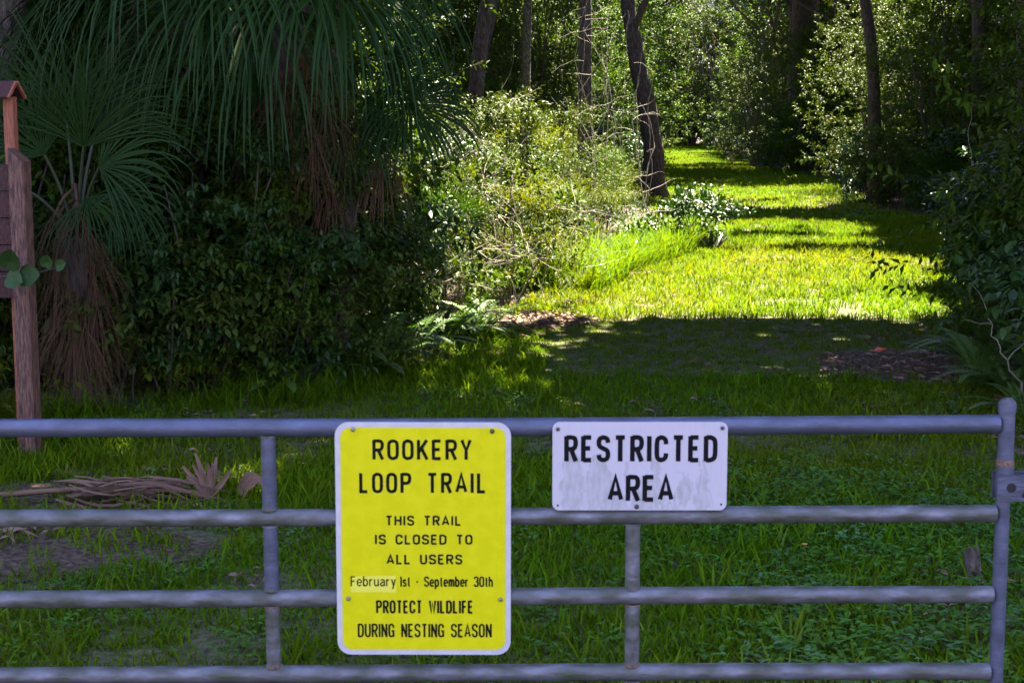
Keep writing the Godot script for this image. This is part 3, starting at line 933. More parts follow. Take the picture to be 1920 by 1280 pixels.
func make_white_sign() -> void:
	var o := thing("restricted_area_sign", "stained white sign reading Restricted Area, screwed to gate rails", "sign", Vector3(0.3285, 1.0565, GZ + 0.0275))
	var w := 0.449
	var h := 0.2315
	# weathering: grey-green runs with their own outlines on the lower half
	var im := Image.create(512, 264, false, Image.FORMAT_RGB8)
	var f := FastNoiseLite.new()
	f.seed = 61
	f.frequency = 0.02
	f.fractal_octaves = 4
	var blobs := [[0.11, 0.49, 0.055, 0.14], [0.115, 0.75, 0.075, 0.4], [0.25, 0.55, 0.06, 0.16], [0.235, 0.8, 0.05, 0.3], [0.3, 0.75, 0.05, 0.3], [0.42, 0.55, 0.02, 0.12], [0.36, 0.9, 0.06, 0.12], [0.595, 0.55, 0.028, 0.13], [0.56, 0.82, 0.09, 0.2], [0.86, 0.56, 0.028, 0.1], [0.86, 0.8, 0.05, 0.3], [0.76, 0.78, 0.045, 0.2], [0.5, 0.95, 0.3, 0.06]]
	for y in 264:
		for x in 512:
			var u := x / 512.0
			var vv := y / 264.0
			var n := f.get_noise_2d(x, y)
			var n2 := f.get_noise_2d(x * 3.0 + 900, y * 0.7)
			var s := 0.0
			for b in blobs:
				var dd := Vector2((u - b[0] + n * 0.035 + n2 * 0.012) / b[2], (vv - b[1] + n * 0.1 + n2 * 0.12) / b[3]).length()
				var body := clampf((1.0 - dd) * 5.0, 0.0, 1.0)
				var rimd := exp(-pow((dd - 0.9) * 9.0, 2.0)) * 0.5
				s = maxf(s, body * clampf(0.5 + 0.7 * n2 + 0.3 * n, 0.12, 1.0) + rimd * 0.3)
			s = clampf(s + maxf(0.0, n - 0.25) * 0.3, 0, 1)
			var c := Color(0.435, 0.405, 0.44).lerp(Color(0.25, 0.26, 0.245), s * 0.8)
			c = c * (1.0 + 0.03 * n2)
			im.set_pixel(x, y, c.linear_to_srgb())
	var fm := mat("stained_white", Color.WHITE, 0.5, Color(0, 0, 0), false)
	fm.albedo_texture = ImageTexture.create_from_image(im)
	fm.uv1_scale = Vector3(1.0 / w, 1.0 / h, 1)
	fm.uv1_offset = Vector3(0.5, 0.5, 0)
	put("panel", slab(rounded_rect(w, h, 0.018), 0.0, -0.0018), fm, o)
	var sx := w / 326.0
	var sy := h / 163.0
	var X := func(px): return (px - 1198.0) * sx
	var Y := func(py): return (868.5 - py) * sy
	lettering("RESTRICTED", X.call(1057), X.call(1342), Y.call(861), Y.call(811), 0.17, 0.13, 0.36, 0.0006, o)
	lettering("AREA", X.call(1138), X.call(1262), Y.call(934), Y.call(884), 0.17, 0.08, 0.36, 0.0006, o)
	for b in [[1045, 800, 0.0052], [1351, 798, 0.0052], [1193, 943, 0.0062]]:
		dome(o, X.call(b[0]), Y.call(b[1]), 0.001, b[2], M.dark_bolt, "screw")
	for b in [[1045, 941, 0.0028], [1351, 939, 0.0028]]:
		var g := Geo.new()
		tube(g, [Vector3(X.call(b[0]), Y.call(b[1]), -0.0005), Vector3(X.call(b[0]), Y.call(b[1]), 0.0006)], [b[2], b[2]], 12)
		put("screw_hole_disc", g.mesh(), M.hole_disc_black, o)  # solid disc painted with the dark of a hole

func make_kiosk() -> void:
	var o := thing("trail_kiosk", "red-brown wooden trail kiosk with heavy square post and small gabled cap", "kiosk", Vector3(-2.765, 0, -9.02), deg_to_rad(-13.0))
	# heavy post with a sloped top
	var w := 0.096
	var g := Geo.new()
	var c := 0.008
	var hx := w / 2
	var ol := PackedVector2Array([Vector2(hx, -hx + c), Vector2(hx, hx - c), Vector2(hx - c, hx), Vector2(-hx + c, hx), Vector2(-hx, hx - c), Vector2(-hx, -hx + c), Vector2(-hx + c, -hx), Vector2(hx - c, -hx)])
	var top := func(p: Vector2) -> float: return 1.765 - (p.x + hx) / w * 0.075
	for k in 8:
		var p := ol[k]
		var q := ol[(k + 1) % 8]
		var b := g.v.size()
		g.v.append_array(PackedVector3Array([Vector3(p.x, -0.05, p.y), Vector3(q.x, -0.05, q.y), Vector3(q.x, top.call(q), q.y), Vector3(p.x, top.call(p), p.y)]))
		g.i.append_array(PackedInt32Array([b, b + 1, b + 2, b, b + 2, b + 3]))
	var b2 := g.v.size()
	for p in ol: g.v.append(Vector3(p.x, top.call(p), p.y))
	for k in range(1, 7): g.i.append_array(PackedInt32Array([b2, b2 + k, b2 + k + 1]))
	put("post", g.mesh(), M.post_wood, o)
	var far := put("post", g.mesh(), M.post_wood, o)
	far.position = Vector3(-1.45, 0, 0)
	# notice panel of boards between the posts
	for k in 5:
		var pb := put("board", beam(Vector3(1.28, 0.145, 0.032), 0.004), M.red_wood, o)
		pb.position = Vector3(-0.70, 0.92 + k * 0.152, -0.02)
	# inner upright that carries the cap
	for x in [-0.10, -1.33]:
		var up := put("upright", beam(Vector3(0.062, 2.05, 0.055), 0.005), M.orange_lit_wood, o)
		up.position = Vector3(x, 0.0 if x < -1 else 0.0, -0.10)
	# gabled cap
	for s in [-1, 1]:
		var rb := put("roof_board", beam(Vector3(1.5, 0.014, 0.125), 0.003), M.red_wood, o)
		rb.position = Vector3(-0.81, 2.085, -0.10 + s * 0.043)
		rb.rotation.x = s * deg_to_rad(46.0)
	for s in [-1, 1]:
		var tr := put("gable_trim", beam(Vector3(0.016, 0.016, 0.125), 0.002), M.orange_lit_wood, o)
		tr.position = Vector3(-0.055, 2.082, -0.10 + s * 0.043)
		tr.rotation.x = s * deg_to_rad(46.0)
	# vine that crosses the post
	var v := thing("leafy_vine", "green vine with round leaves crossing the wooden kiosk post", "vine", Vector3(-2.95, 1.06, -8.87))
	var vs := Geo.new()
	var path := smooth_path([Vector3(-0.6, -0.03, 0.02), Vector3(-0.25, 0.0, 0.02), Vector3(0.12, 0.0, 0.02), Vector3(0.3, 0.02, 0.0), Vector3(0.42, 0.05, 0.0)], 6)
	var rad := []
	for p in path: rad.append(0.004)
	tube(vs, path, rad, 5)
	put("stem", vs.mesh(), M.petiole, v)
	for l in [[0.08, 0.01, -0.9, 0.25, 0.15, 0.9], [0.16, 0.02, 0.2, 0.75, 0.15, 0.8], [0.20, 0.0, 0.9, 0.1, 0.15, 0.8], [0.13, 0.0, 0.7, -0.15, 0.13, 1.1], [0.36, 0.04, 0.3, 0.9, 0.09, 1.4], [0.41, 0.05, 0.9, 0.4, 0.08, 1.3], [-0.02, 0.0, -0.6, 0.8, 0.10, 1.3], [-0.08, 0.0, 0.5, 0.9, 0.13, 1.6], [-0.14, -0.01, -0.4, 0.9, 0.10, 1.2], [-0.22, 0.0, -0.8, -0.2, 0.12, 0.8]]:
		var lg := Geo.new()
		round_leaf(lg, Vector3(l[0], l[1], 0.03), Vector3(l[2], l[3], 0.35).normalized(), Vector3(0, 0.3, 1), l[4], l[4] * 0.85, Color.WHITE * l[5])
		put("leaf", lg.mesh(), M.glossy_leaf, v)

# ---------------------------------------------------------------- forest
func make_plant_kinds() -> void:
	for k in 2:
		shrub_cache["broad%d" % k] = shrub_meshes(100 + k, 1.5, 0.75, 0.105, 0.05, 300, 8)
		shrub_cache["medium%d" % k] = shrub_meshes(110 + k, 2.2, 0.95, 0.075, 0.032, 460, 9)
		shrub_cache["tall%d" % k] = shrub_meshes(120 + k, 4.4, 1.5, 0.085, 0.038, 950, 10)
		shrub_cache["airy%d" % k] = shrub_meshes(130 + k, 1.7, 0.8, 0.09, 0.024, 290, 8)
		shrub_cache["large%d" % k] = shrub_meshes(150 + k, 1.6, 0.8, 0.17, 0.075, 130, 7)
		shrub_cache["low%d" % k] = shrub_meshes(140 + k, 0.55, 0.5, 0.075, 0.036, 150, 7)
	for k in 3:
		rng.seed = 200 + k
		shrub_cache["fern%d" % k] = fern_mesh(0.62, 26, [1.5, 1.9, 1.2][k], 0.085)

func make_trees() -> void:
	rng.seed = 300
	# trunks that show between the bushes
	tree(Vector3(0.15, 0, -22.5), 0.085, Vector2.ZERO, 9.0, 3.6, "slender grey trunk with pale patches rising behind the bare twigs", "", M.grey_bark, 3000, [Vector3(0, -0.1, 0), Vector3(0.02, 1.5, 0), Vector3(0.06, 3.2, 0), Vector3(0.12, 6.0, 0), Vector3(0.3, 9.0, 0)], "slender_tree")
	tree(Vector3(1.45, 0, -31.0), 0.17, Vector2.ZERO, 9.0, 4.2, "upright brown trunk wrapped in thin grey vines behind the thicket", "", M.bark, 3400, [Vector3(0, -0.1, 0), Vector3(-0.05, 1.5, 0), Vector3(-0.05, 3.5, 0), Vector3(-0.1, 6, 0), Vector3(0.1, 9, 0)], "vine_wrapped_tree")
	tree(Vector3(3.36, 0, -38.0), 0.27, Vector2.ZERO, 9.5, 5.0, "thick brown trunk curving up beside the far bend of the trail", "", M.bark, 4200, [Vector3(0, -0.1, 0), Vector3(-0.02, 1.0, 0), Vector3(-0.16, 2.0, 0), Vector3(-0.42, 3.2, 0), Vector3(-0.66, 4.6, 0), Vector3(-0.8, 6.5, 0), Vector3(-0.4, 9.5, 0)], "curved_tree")
	tree(Vector3(10.5, 0, -58.5), 0.72, Vector2.ZERO, 11.0, 5.5, "massive dark trunk standing in shade past the far bend", "", M.bark, 4200, [Vector3(0, -0.1, 0), Vector3(0.05, 2.0, 0), Vector3(0.0, 5.0, 0), Vector3(0.1, 8, 0), Vector3(0, 11, 0)], "old_tree")
	tree(Vector3(-2.7, 0, -13.0), 0.13, Vector2(0.8, 0.2), 8.8, 4.8, "added brown trunk behind the tall palm whose crown shades the near grass", "", M.bark, 5200)  # tree added so its crown keeps sun off the soil and near grass
	for p in [[4.95, -12.3, -1.5], [4.4, -9.7, -1.0], [-3.95, -12.0, 1.3]]:  # unseen trees added to keep sun off the gate and near grass
		tree(Vector3(p[0], 0, p[1]), 0.14, Vector2(p[2], 0.0), 9.2, 5.0, "added unseen tree leaning over the near grass to shade it", "added trees shading the near grass", M.bark, 6500)
	# trees added on this bank to block sun from its shrubs and the turf
	for p in [[6.9, -19.5, 0.16], [8.9, -27.5, 0.18], [9.6, -33.0, 0.15], [8.4, -37.0, 0.17], [8.3, -23.5, 0.14]]:
		tree(Vector3(p[0], 0, p[1]), p[2], Vector2(-0.5, 0.1), 8.6, 5.0, "added dark trunk shading the bank beside the sunny stretch", "added trunks on the shaded bank", M.bark, 5200)
	# the forest whose crowns close over the trail
	var z := 9.8
	var row := 0
	while z < 96.0:
		var l := edge(LEFT, z)
		var rr := edge(RIGHT, z)
		var step := 5.6 if z < 40 else 8.0
		var xs := [l - (r(1.6, 2.6) if z < 14 or z > 46 else r(4.0, 5.0)), l - r(6, 8), l - r(11.5, 13.5), rr + r(1.5, 2.3), rr + r(5, 7), rr + r(9.5, 11.5), rr + r(15, 17)]
		for k in xs.size():
			if z < 12.0 and k in [0, 1]: continue
			if z > 40 and k in [2, 6]: continue
			if z > 16 and z < 50 and k == 3: continue
			var zz := -z - r(-1.2, 1.2)
			var onleft: bool = k < 3
			var mid := absf(zz)
			var label := "brown tree trunk standing deep in the thicket beside the kiosk side of the trail" if onleft else "dark tree trunk standing in the shaded thicket opposite the kiosk"
			tree(Vector3(xs[k], 0, zz), r(0.10, 0.20), Vector2(r(-0.5, 0.5) + (0.8 if k == 0 else (-0.8 if k == 3 else 0.0)), r(-0.5, 0.5)), r(7.5, 9.8), r(4.4, 5.4), label, "forest trees over the trail", M.bark if rng.randf() < 0.6 else M.grey_bark, 4200)
		z += step
		row += 1

func palm_trunk(o: Node3D, pts: Array, rad: float) -> void:
	var g := Geo.new()
	var path := smooth_path(pts, 8)
	var radii := []
	for j in path.size(): radii.append(rad * (1.0 + 0.12 * (j % 2)) * (1.0 + 0.3 * exp(-j * 0.5)))
	tube(g, path, radii, 12, Color.WHITE, 0.05)
	put("trunk", g.mesh(), M.bark, o)

func make_palms() -> void:
	rng.seed = 400
	# tall cabbage palm whose hanging blades fill the upper corner
	var o := thing("cabbage_palm", "tall palm with long drooping green blades hanging over the thicket", "palm", Vector3(-1.55, 0, -11.6))
	palm_trunk(o, [Vector3(-0.8, -0.1, -1.0), Vector3(-0.6, 1.2, -0.85), Vector3(-0.2, 2.2, -0.35), Vector3(0.1, 3.0, 0)], 0.10)
	var top := Vector3(0.1, 2.9, 0)
	for f in [[-85, 0.1, 1.0], [-62, 0.25, 1.0], [-45, 0.05, 1.05], [-28, 0.2, 1.1], [-12, 0.0, 1.1], [3, 0.25, 1.1], [14, 0.15, 1.0], [100, 0.5, 0.9], [112, 0.5, 0.9], [-72, 0.0, 1.1], [-52, 0.3, 1.15], [-95, 0.2, 1.1], [-110, 0.7, 0.9], [130, 0.7, 0.9], [170, 0.8, 0.9], [-150, 0.8, 0.9], [10, 0.7, 0.9], [-35, 0.7, 0.9], [48, 0.7, 0.9]]:
		var a := deg_to_rad(f[0] + r(-5, 5))
		var dir := Vector3(sin(a), 0, cos(a))
		var pet := r(0.85, 1.2) + (0.45 if f[0] < -45 and f[0] > -100 else 0.0)
		var hub: Vector3 = top + dir * pet + Vector3.UP * (f[1] - 0.22)
		var fwd: Vector3 = (dir * 0.75 + Vector3.DOWN * (0.75 - f[1])).normalized()
		frond_part(o, M.palm_green, top, hub, fwd, dir * 0.6 + Vector3.UP, 1.22 * f[2], 46, 1.9, r(1.0, 1.5), 0.34, r(0.55, 0.85), r(0.1, 0.26))
	for k in 9:
		var a := r(-1.6, 1.6)
		var y := r(1.7, 2.7)
		frond_part(o, M.dead_frond, Vector3(0.06, y + 0.15, 0), Vector3(0.06 + sin(a) * 0.25, y, cos(a) * 0.25), Vector3(sin(a) * 0.3, -1, cos(a) * 0.3), Vector3(sin(a), 0.1, cos(a)), r(0.5, 0.85), 20, r(0.25, 0.5), 0.5, 0.35, 0.6, 0.8, "dead_frond")
	# fan palm with the blade that shows whole
	o = thing("fan_palm", "dark fan palm with one whole round blade above a hanging dead frond", "palm", Vector3(-1.36, 0, -11.95))
	palm_trunk(o, [Vector3(0, -0.1, 0), Vector3(0.05, 0.7, 0), Vector3(0.1, 1.35, 0)], 0.11)
	top = Vector3(0.1, 1.35, 0)
	for f in [[0.5, 2.17, 0.28, 0.9, 0.05, 0.4, 0.6, 0.8], [0.62, 2.02, 0.35, 0.75, -0.55, 0.4, 0.66, 0.9], [0.1, 2.25, 0.2, 0.3, 0.1, 0.7, 0.7, 0.8], [-0.25, 1.95, 0.25, -0.5, -0.4, 0.5, 0.66, 1.0], [0.2, 1.85, 0.3, 0.1, -0.6, 0.6, 0.6, 1.0], [-0.5, 2.2, 0.1, -0.8, 0.1, 0.4, 0.7, 1.0], [0.5, 2.5, -0.2, 0.5, 0.6, 0.3, 0.7, 0.7]]:
		frond_part(o, M.palm_green, top, Vector3(f[0], f[1], f[2]), Vector3(f[3], f[4], f[5]), Vector3(0, 0.75, 0.65), f[6], 40, 2.4, f[7], 0.45, 0.8)
	for f in [[0.42, 1.75, 0.3, 0.02, -1, 0.1, 0.62], [0.05, 1.5, 0.2, -0.1, -1, 0.1, 0.6], [-0.25, 1.55, 0.2, -0.25, -1, 0.15, 0.6]]:
		frond_part(o, M.dead_frond, top, Vector3(f[0], f[1], f[2]), Vector3(f[3], f[4], f[5]), Vector3(0, 0, 1), f[6], 24, 0.5, 0.5, 0.5, 0.9, 0.35, "dead_frond")
	# young palm with the brown skirt
	o = thing("young_palm", "young palm with a wide dark fan above a skirt of dead brown fronds", "palm", Vector3(-2.86, 0, -10.5))
	palm_trunk(o, [Vector3(0, -0.1, 0), Vector3(0.02, 0.5, 0), Vector3(0.0, 1.15, 0)], 0.085)
	top = Vector3(0, 1.15, 0)
	for f in [[0.12, 1.75, 0.2, 0.1, 0.9, 0.25, 0.85, 0.25], [0.22, 1.62, 0.22, 0.75, 0.3, 0.3, 0.78, 0.6], [-0.15, 1.7, 0.15, -0.5, 0.8, 0.2, 0.85, 0.3], [0.3, 1.45, 0.25, 0.9, -0.1, 0.35, 0.6, 0.8], [-0.3, 1.5, 0.2, -0.9, 0.1, 0.3, 0.7, 0.6], [0.1, 1.85, -0.2, 0.35, 0.9, -0.2, 0.9, 0.3], [0.15, 1.42, 0.3, 0.35, -0.4, 0.6, 0.55, 0.9], [-0.05, 1.9, -0.05, -0.1, 1.0, 0.0, 0.9, 0.1]]:
		frond_part(o, M.palm_green, top, Vector3(f[0], f[1], f[2]), Vector3(f[3], f[4], f[5]), Vector3(0, 0.4, 0.9), f[6], 28, 1.25, f[7] + 0.25, 0.32, 0.8, 0.14)
	for k in 24:
		var a := r(-1.9, 1.9)
		var y := r(0.5, 1.4)
		var hub := Vector3(sin(a) * r(0.08, 0.18), y, cos(a) * r(0.14, 0.24))
		frond_part(o, M.dead_frond, Vector3(0, y + 0.1, 0), hub, Vector3(sin(a) * 0.22, -1, cos(a) * 0.3), Vector3(sin(a), 0.1, cos(a)), r(0.45, 0.75), 22, r(0.25, 0.5), 0.5, 0.35, r(0.4, 0.75), 0.95, "dead_frond")
	# small sunlit palmetto
	o = thing("palmetto", "small sunlit yellow-green palmetto with stiff narrow blades", "palmetto", Vector3(-0.72, 0, -16.0))
	palm_trunk(o, [Vector3(0, -0.1, 0), Vector3(0.0, 0.3, 0), Vector3(0.02, 0.55, 0)], 0.06)
	top = Vector3(0.02, 0.55, 0)
	for f in [[0.05, 0.95, 0.1, 0.3, 1.0, 0.2, 0.55, 0.1, 1.0], [-0.12, 0.9, 0.1, -0.8, 0.5, 0.3, 0.5, 0.25, 1.3], [0.22, 0.9, 0.12, 0.9, 0.45, 0.3, 0.48, 0.35, 1.3], [-0.05, 0.85, 0.25, -0.3, 0.2, 1.0, 0.42, 0.5, 1.4], [0.12, 0.75, 0.22, 0.6, -0.2, 0.8, 0.42, 0.7, 1.4]]:
		frond_part(o, M.palm_light, top, Vector3(f[0], f[1], f[2]), Vector3(f[3], f[4], f[5]), Vector3(0, 0.5, 0.8), f[6], 22, f[8], f[7], 0.4, 0.8)
	for k in 5:
		var a := r(-1.5, 2.2)
		frond_part(o, M.dead_frond, top, Vector3(sin(a) * 0.15, 0.6, cos(a) * 0.15), Vector3(sin(a) * 0.4, -1, cos(a) * 0.4), Vector3(sin(a), 0, cos(a)), 0.45, 14, 0.5, 0.4, 0.4, 0.7, 0.5, "dead_frond")
	# low palms in the shade opposite
	for p in [[4.6, -14.0, 0.75], [10.9, -50.0, 1.2], [7.6, -27.5, 1.0]]:
		o = thing("shaded_palmetto", "dark palmetto growing in the shaded thicket opposite the kiosk", "palmetto", Vector3(p[0], 0, p[1]), r(0, 6), "shaded palmettos")
		palm_trunk(o, [Vector3(0, -0.1, 0), Vector3(0, 0.3, 0), Vector3(0, 0.6, 0)], 0.08)
		for k in 9:
			var a := TAU * k / 9.0
			var dir := Vector3(sin(a), r(0.2, 1.1), cos(a)).normalized()
			frond_part(o, M.palm_green, Vector3(0, 0.6, 0), Vector3(0, 0.6, 0) + dir * 0.6, dir, Vector3.UP, 0.75, 30, 1.9, 0.6, 0.45, 0.85)
		o.scale = Vector3.ONE * p[2]

func make_thickets() -> void:
	rng.seed = 500
	# kiosk side of the trail, row behind row
	var z := 10.6
	while z < 92.0:
		var l := edge(LEFT, z)
		var step := 0.66 if z < 22 else (1.3 if z < 45 else 3.0)
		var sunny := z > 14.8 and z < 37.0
		var lab := "dark shrub in the thicket between the kiosk and the ferns"
		var grp := "dark shrubs near the kiosk"
		if sunny:
			lab = "sunlit bushy shrub tangled with bare twigs along the trail edge"
			grp = "sunlit shrubs along the trail"
		elif z >= 37.0:
			lab = "leafy shrub lining the far bend past the curved trunk"
			grp = "shrubs at the far bend"
		for row in 6:
			if z > 37.0 and row > 3: break
			var off: float = [0.4, 1.1, 2.1, 3.5, 5.2, 7.5][row] + r(-0.25, 0.25) + (0.5 if z < 14.8 else (0.35 if z < 19.0 else (1.0 if z < 37.0 else 0.8)))
			var x := l - off
			if x < -0.36 * z - 1.2: break
			if rng.randf() < [0.15, 0.2, 0.35, 0.45, 0.5, 0.6][row]: continue
			if z < 11.4 and x < -2.4 and row < 2: continue
			var kind: String
			var size := r(0.85, 1.2)
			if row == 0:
				kind = "low" if rng.randf() < 0.45 else ("airy" if sunny else "broad")  # sunny rows get the lighter yellow kind, sunlight put into leaf colour
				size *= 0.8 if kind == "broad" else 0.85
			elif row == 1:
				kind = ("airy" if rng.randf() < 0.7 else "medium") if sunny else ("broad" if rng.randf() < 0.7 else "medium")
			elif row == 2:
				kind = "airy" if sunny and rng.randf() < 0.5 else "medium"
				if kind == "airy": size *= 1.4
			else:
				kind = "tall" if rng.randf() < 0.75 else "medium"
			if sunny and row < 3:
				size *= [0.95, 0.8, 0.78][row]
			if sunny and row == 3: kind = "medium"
			if row in [1, 2] and rng.randf() < 0.22: kind = "large"
			if z > 19.0 and z < 36.0 and row > 3 and x > 0.045 * z - 1.0: continue
			shrub(kind + str(rng.randi() % 2), Vector3(x, -0.02, -z - r(-0.3, 0.3)), r(0, TAU), size * (1.25 if z > 45 else 1.0), lab, grp)
		z += step
	# beside and behind the kiosk
	for p in [[-4.1, 10.9, "broad"], [-4.2, 11.2, "medium"], [-3.3, 11.9, "medium"], [-4.0, 12.8, "tall"], [-2.6, 12.6, "medium"], [-3.4, 14.0, "tall"], [-5.0, 14.5, "tall"], [-3.5, 9.5, "low"], [-2.05, 11.75, "broad"], [-2.4, 12.0, "broad"], [-2.45, 13.6, "tall"], [-4.4, 16.5, "tall"], [-5.8, 18.0, "tall"]]:
		shrub(p[2] + str(rng.randi() % 2), Vector3(p[0], -0.02, -p[1]), r(0, TAU), r(0.85, 1.15), "dark leafy shrub growing behind the wooden kiosk post", "shrubs behind the kiosk")
	# shaded side opposite
	z = 9.6
	while z < 92.0:
		var rr := edge(RIGHT, z)
		var step := 0.8 if z < 20 else (1.5 if z < 45 else 3.0)
		for row in 5:
			var off: float = [0.7, 1.5, 2.4, 3.6, 5.4][row] + r(-0.25, 0.25) + (0.3 if z > 14.0 and z < 34.0 else 0.0)
			var x := rr + off
			if x > 0.36 * z + 1.5: break
			if rng.randf() < [0.12, 0.1, 0.2, 0.3, 0.4][row]: continue
			var kind: String = ["low", "broad", "medium", "tall", "tall"][row]
			if row == 0 and rng.randf() < 0.5: kind = "broad"
			if row == 1 and rng.randf() < 0.5: kind = "medium"
			if row == 2 and rng.randf() < 0.6: kind = "tall"
			if row in [1, 2] and rng.randf() < 0.2: kind = "large"
			shrub(kind + str(rng.randi() % 2), Vector3(x, -0.02, -z - r(-0.3, 0.3)), r(0, TAU), r(0.85, 1.2) * (1.25 if z > 45 else 1.0), "shaded dark-leaved shrub in the thicket opposite the kiosk" if z < 45 else "shaded shrub under the massive dark trunk at the bend", "shaded shrubs opposite the kiosk" if z < 45 else "shaded shrubs at the bend")
		z += step
	# young trees whose boughs reach over the far bend
	for p in [[1.2, 44.0, 1.5], [1.8, 50.0, 1.7], [2.4, 56.0, 1.8], [3.4, 64.0, 1.9], [4.4, 72.0, 2.0], [0.4, 41.0, 1.4], [13.0, 80.0, 2.0], [12.6, 70.0, 1.9], [12.2, 52.0, 1.6], [9.6, 41.0, 1.2]]:
		shrub("tall%d" % (rng.randi() % 2), Vector3(p[0], 0, -p[1]), r(0, TAU), p[2], "tall leafy shrub leaning over the far bend of the trail", "shrubs leaning over the bend")
	for p in [[-1.95, 11.5, "medium", 0.9], [-2.15, 11.5, "medium", 1.0], [-1.7, 11.25, "medium", 0.72], [-1.5, 11.6, "medium", 0.8], [-1.35, 12.6, "broad", 1.0]]:
		shrub(p[2] + str(rng.randi() % 2), Vector3(p[0], 0, -p[1]), r(0, TAU), p[3], "glossy dark shrub crowding the trunk of the tall drooping palm", "shrubs before the tall palm")
	# depth of the forest behind the first rows
	for k in 16:
		shrub("tall%d" % (k % 2), Vector3(r(-4.5, 2.4), 0, -r(39.0, 48.0)), r(0, TAU), r(1.2, 1.6), "leafy shrub in the depth of the forest behind the thin grey vines", "shrubs deep behind the vines")
	for k in 20:
		var zz := r(17.0, 33.0)
		shrub("tall%d" % (k % 2), Vector3(-r(0.1, 0.33) * zz, 0, -zz), r(0, TAU), r(0.95, 1.35), "leafy shrub in the depth of the forest behind the palms", "shrubs deep behind the palms")
	for k in 30:
		var zz := 11.5 + 43.0 * pow(k / 30.0, 1.3)
		shrub("tall%d" % (k % 2), Vector3(edge(RIGHT, zz) + r(1.7, 3.6), 0, -zz), r(0, TAU), r(0.9, 1.25), "bushy shrub hanging over the shaded bank opposite the kiosk", "shrubs over the shaded bank")
	for p in [[9.9, 52.0, "medium"], [10.4, 54.0, "tall"], [9.5, 55.5, "medium"], [11.2, 53.0, "tall"], [8.9, 58.0, "medium"], [9.2, 61.0, "tall"], [8.8, 64.0, "medium"], [10.6, 56.2, "medium"], [9.9, 57.2, "broad"], [11.8, 56.0, "tall"]]:
		shrub(p[2] + str(rng.randi() % 2), Vector3(p[0], 0, -p[1]), r(0, TAU), r(1.0, 1.35), "dense shrub crowding the massive dark trunk at the bend", "shrubs round the massive trunk")
	# the edge of the thicket by the ferns
	for p in [[-2.3, 10.75, "low"], [-2.05, 10.85, "broad"], [-1.8, 10.95, "low"], [-1.55, 11.2, "low"], [-1.45, 11.7, "low"], [-1.3, 12.1, "large"], [-1.2, 12.6, "low"], [-1.0, 12.9, "broad"], [-0.85, 13.3, "low"], [-0.95, 13.7, "large"], [-1.7, 11.6, "broad"], [-1.15, 13.5, "medium"], [-2.45, 11.1, "large"]]:
		shrub(p[2] + str(rng.randi() % 2), Vector3(p[0] - 0.32, 0, -p[1]), r(0, TAU), r(0.65, 0.85), "shrub spilling over the grass edge among the ferns", "shrubs among the ferns")
	# the end of the view
	for k in 46:
		shrub("tall%d" % (k % 2), Vector3(r(2.0, 24.0), -0.02, -r(92.0, 112.0)), r(0, TAU), r(2.0, 3.0), "bright leafy shrub closing the view where the trail ends", "shrubs at the end of the view")
	# bush standing forward at the trail edge
	for p in [[2.35, 23.4], [2.75, 24.1]]:
		shrub("low0", Vector3(p[0], 0, -p[1]), r(0, 6), 1.3, "low dark bush jutting into the grass below the curved trunk", "low bushes jutting into the trail")

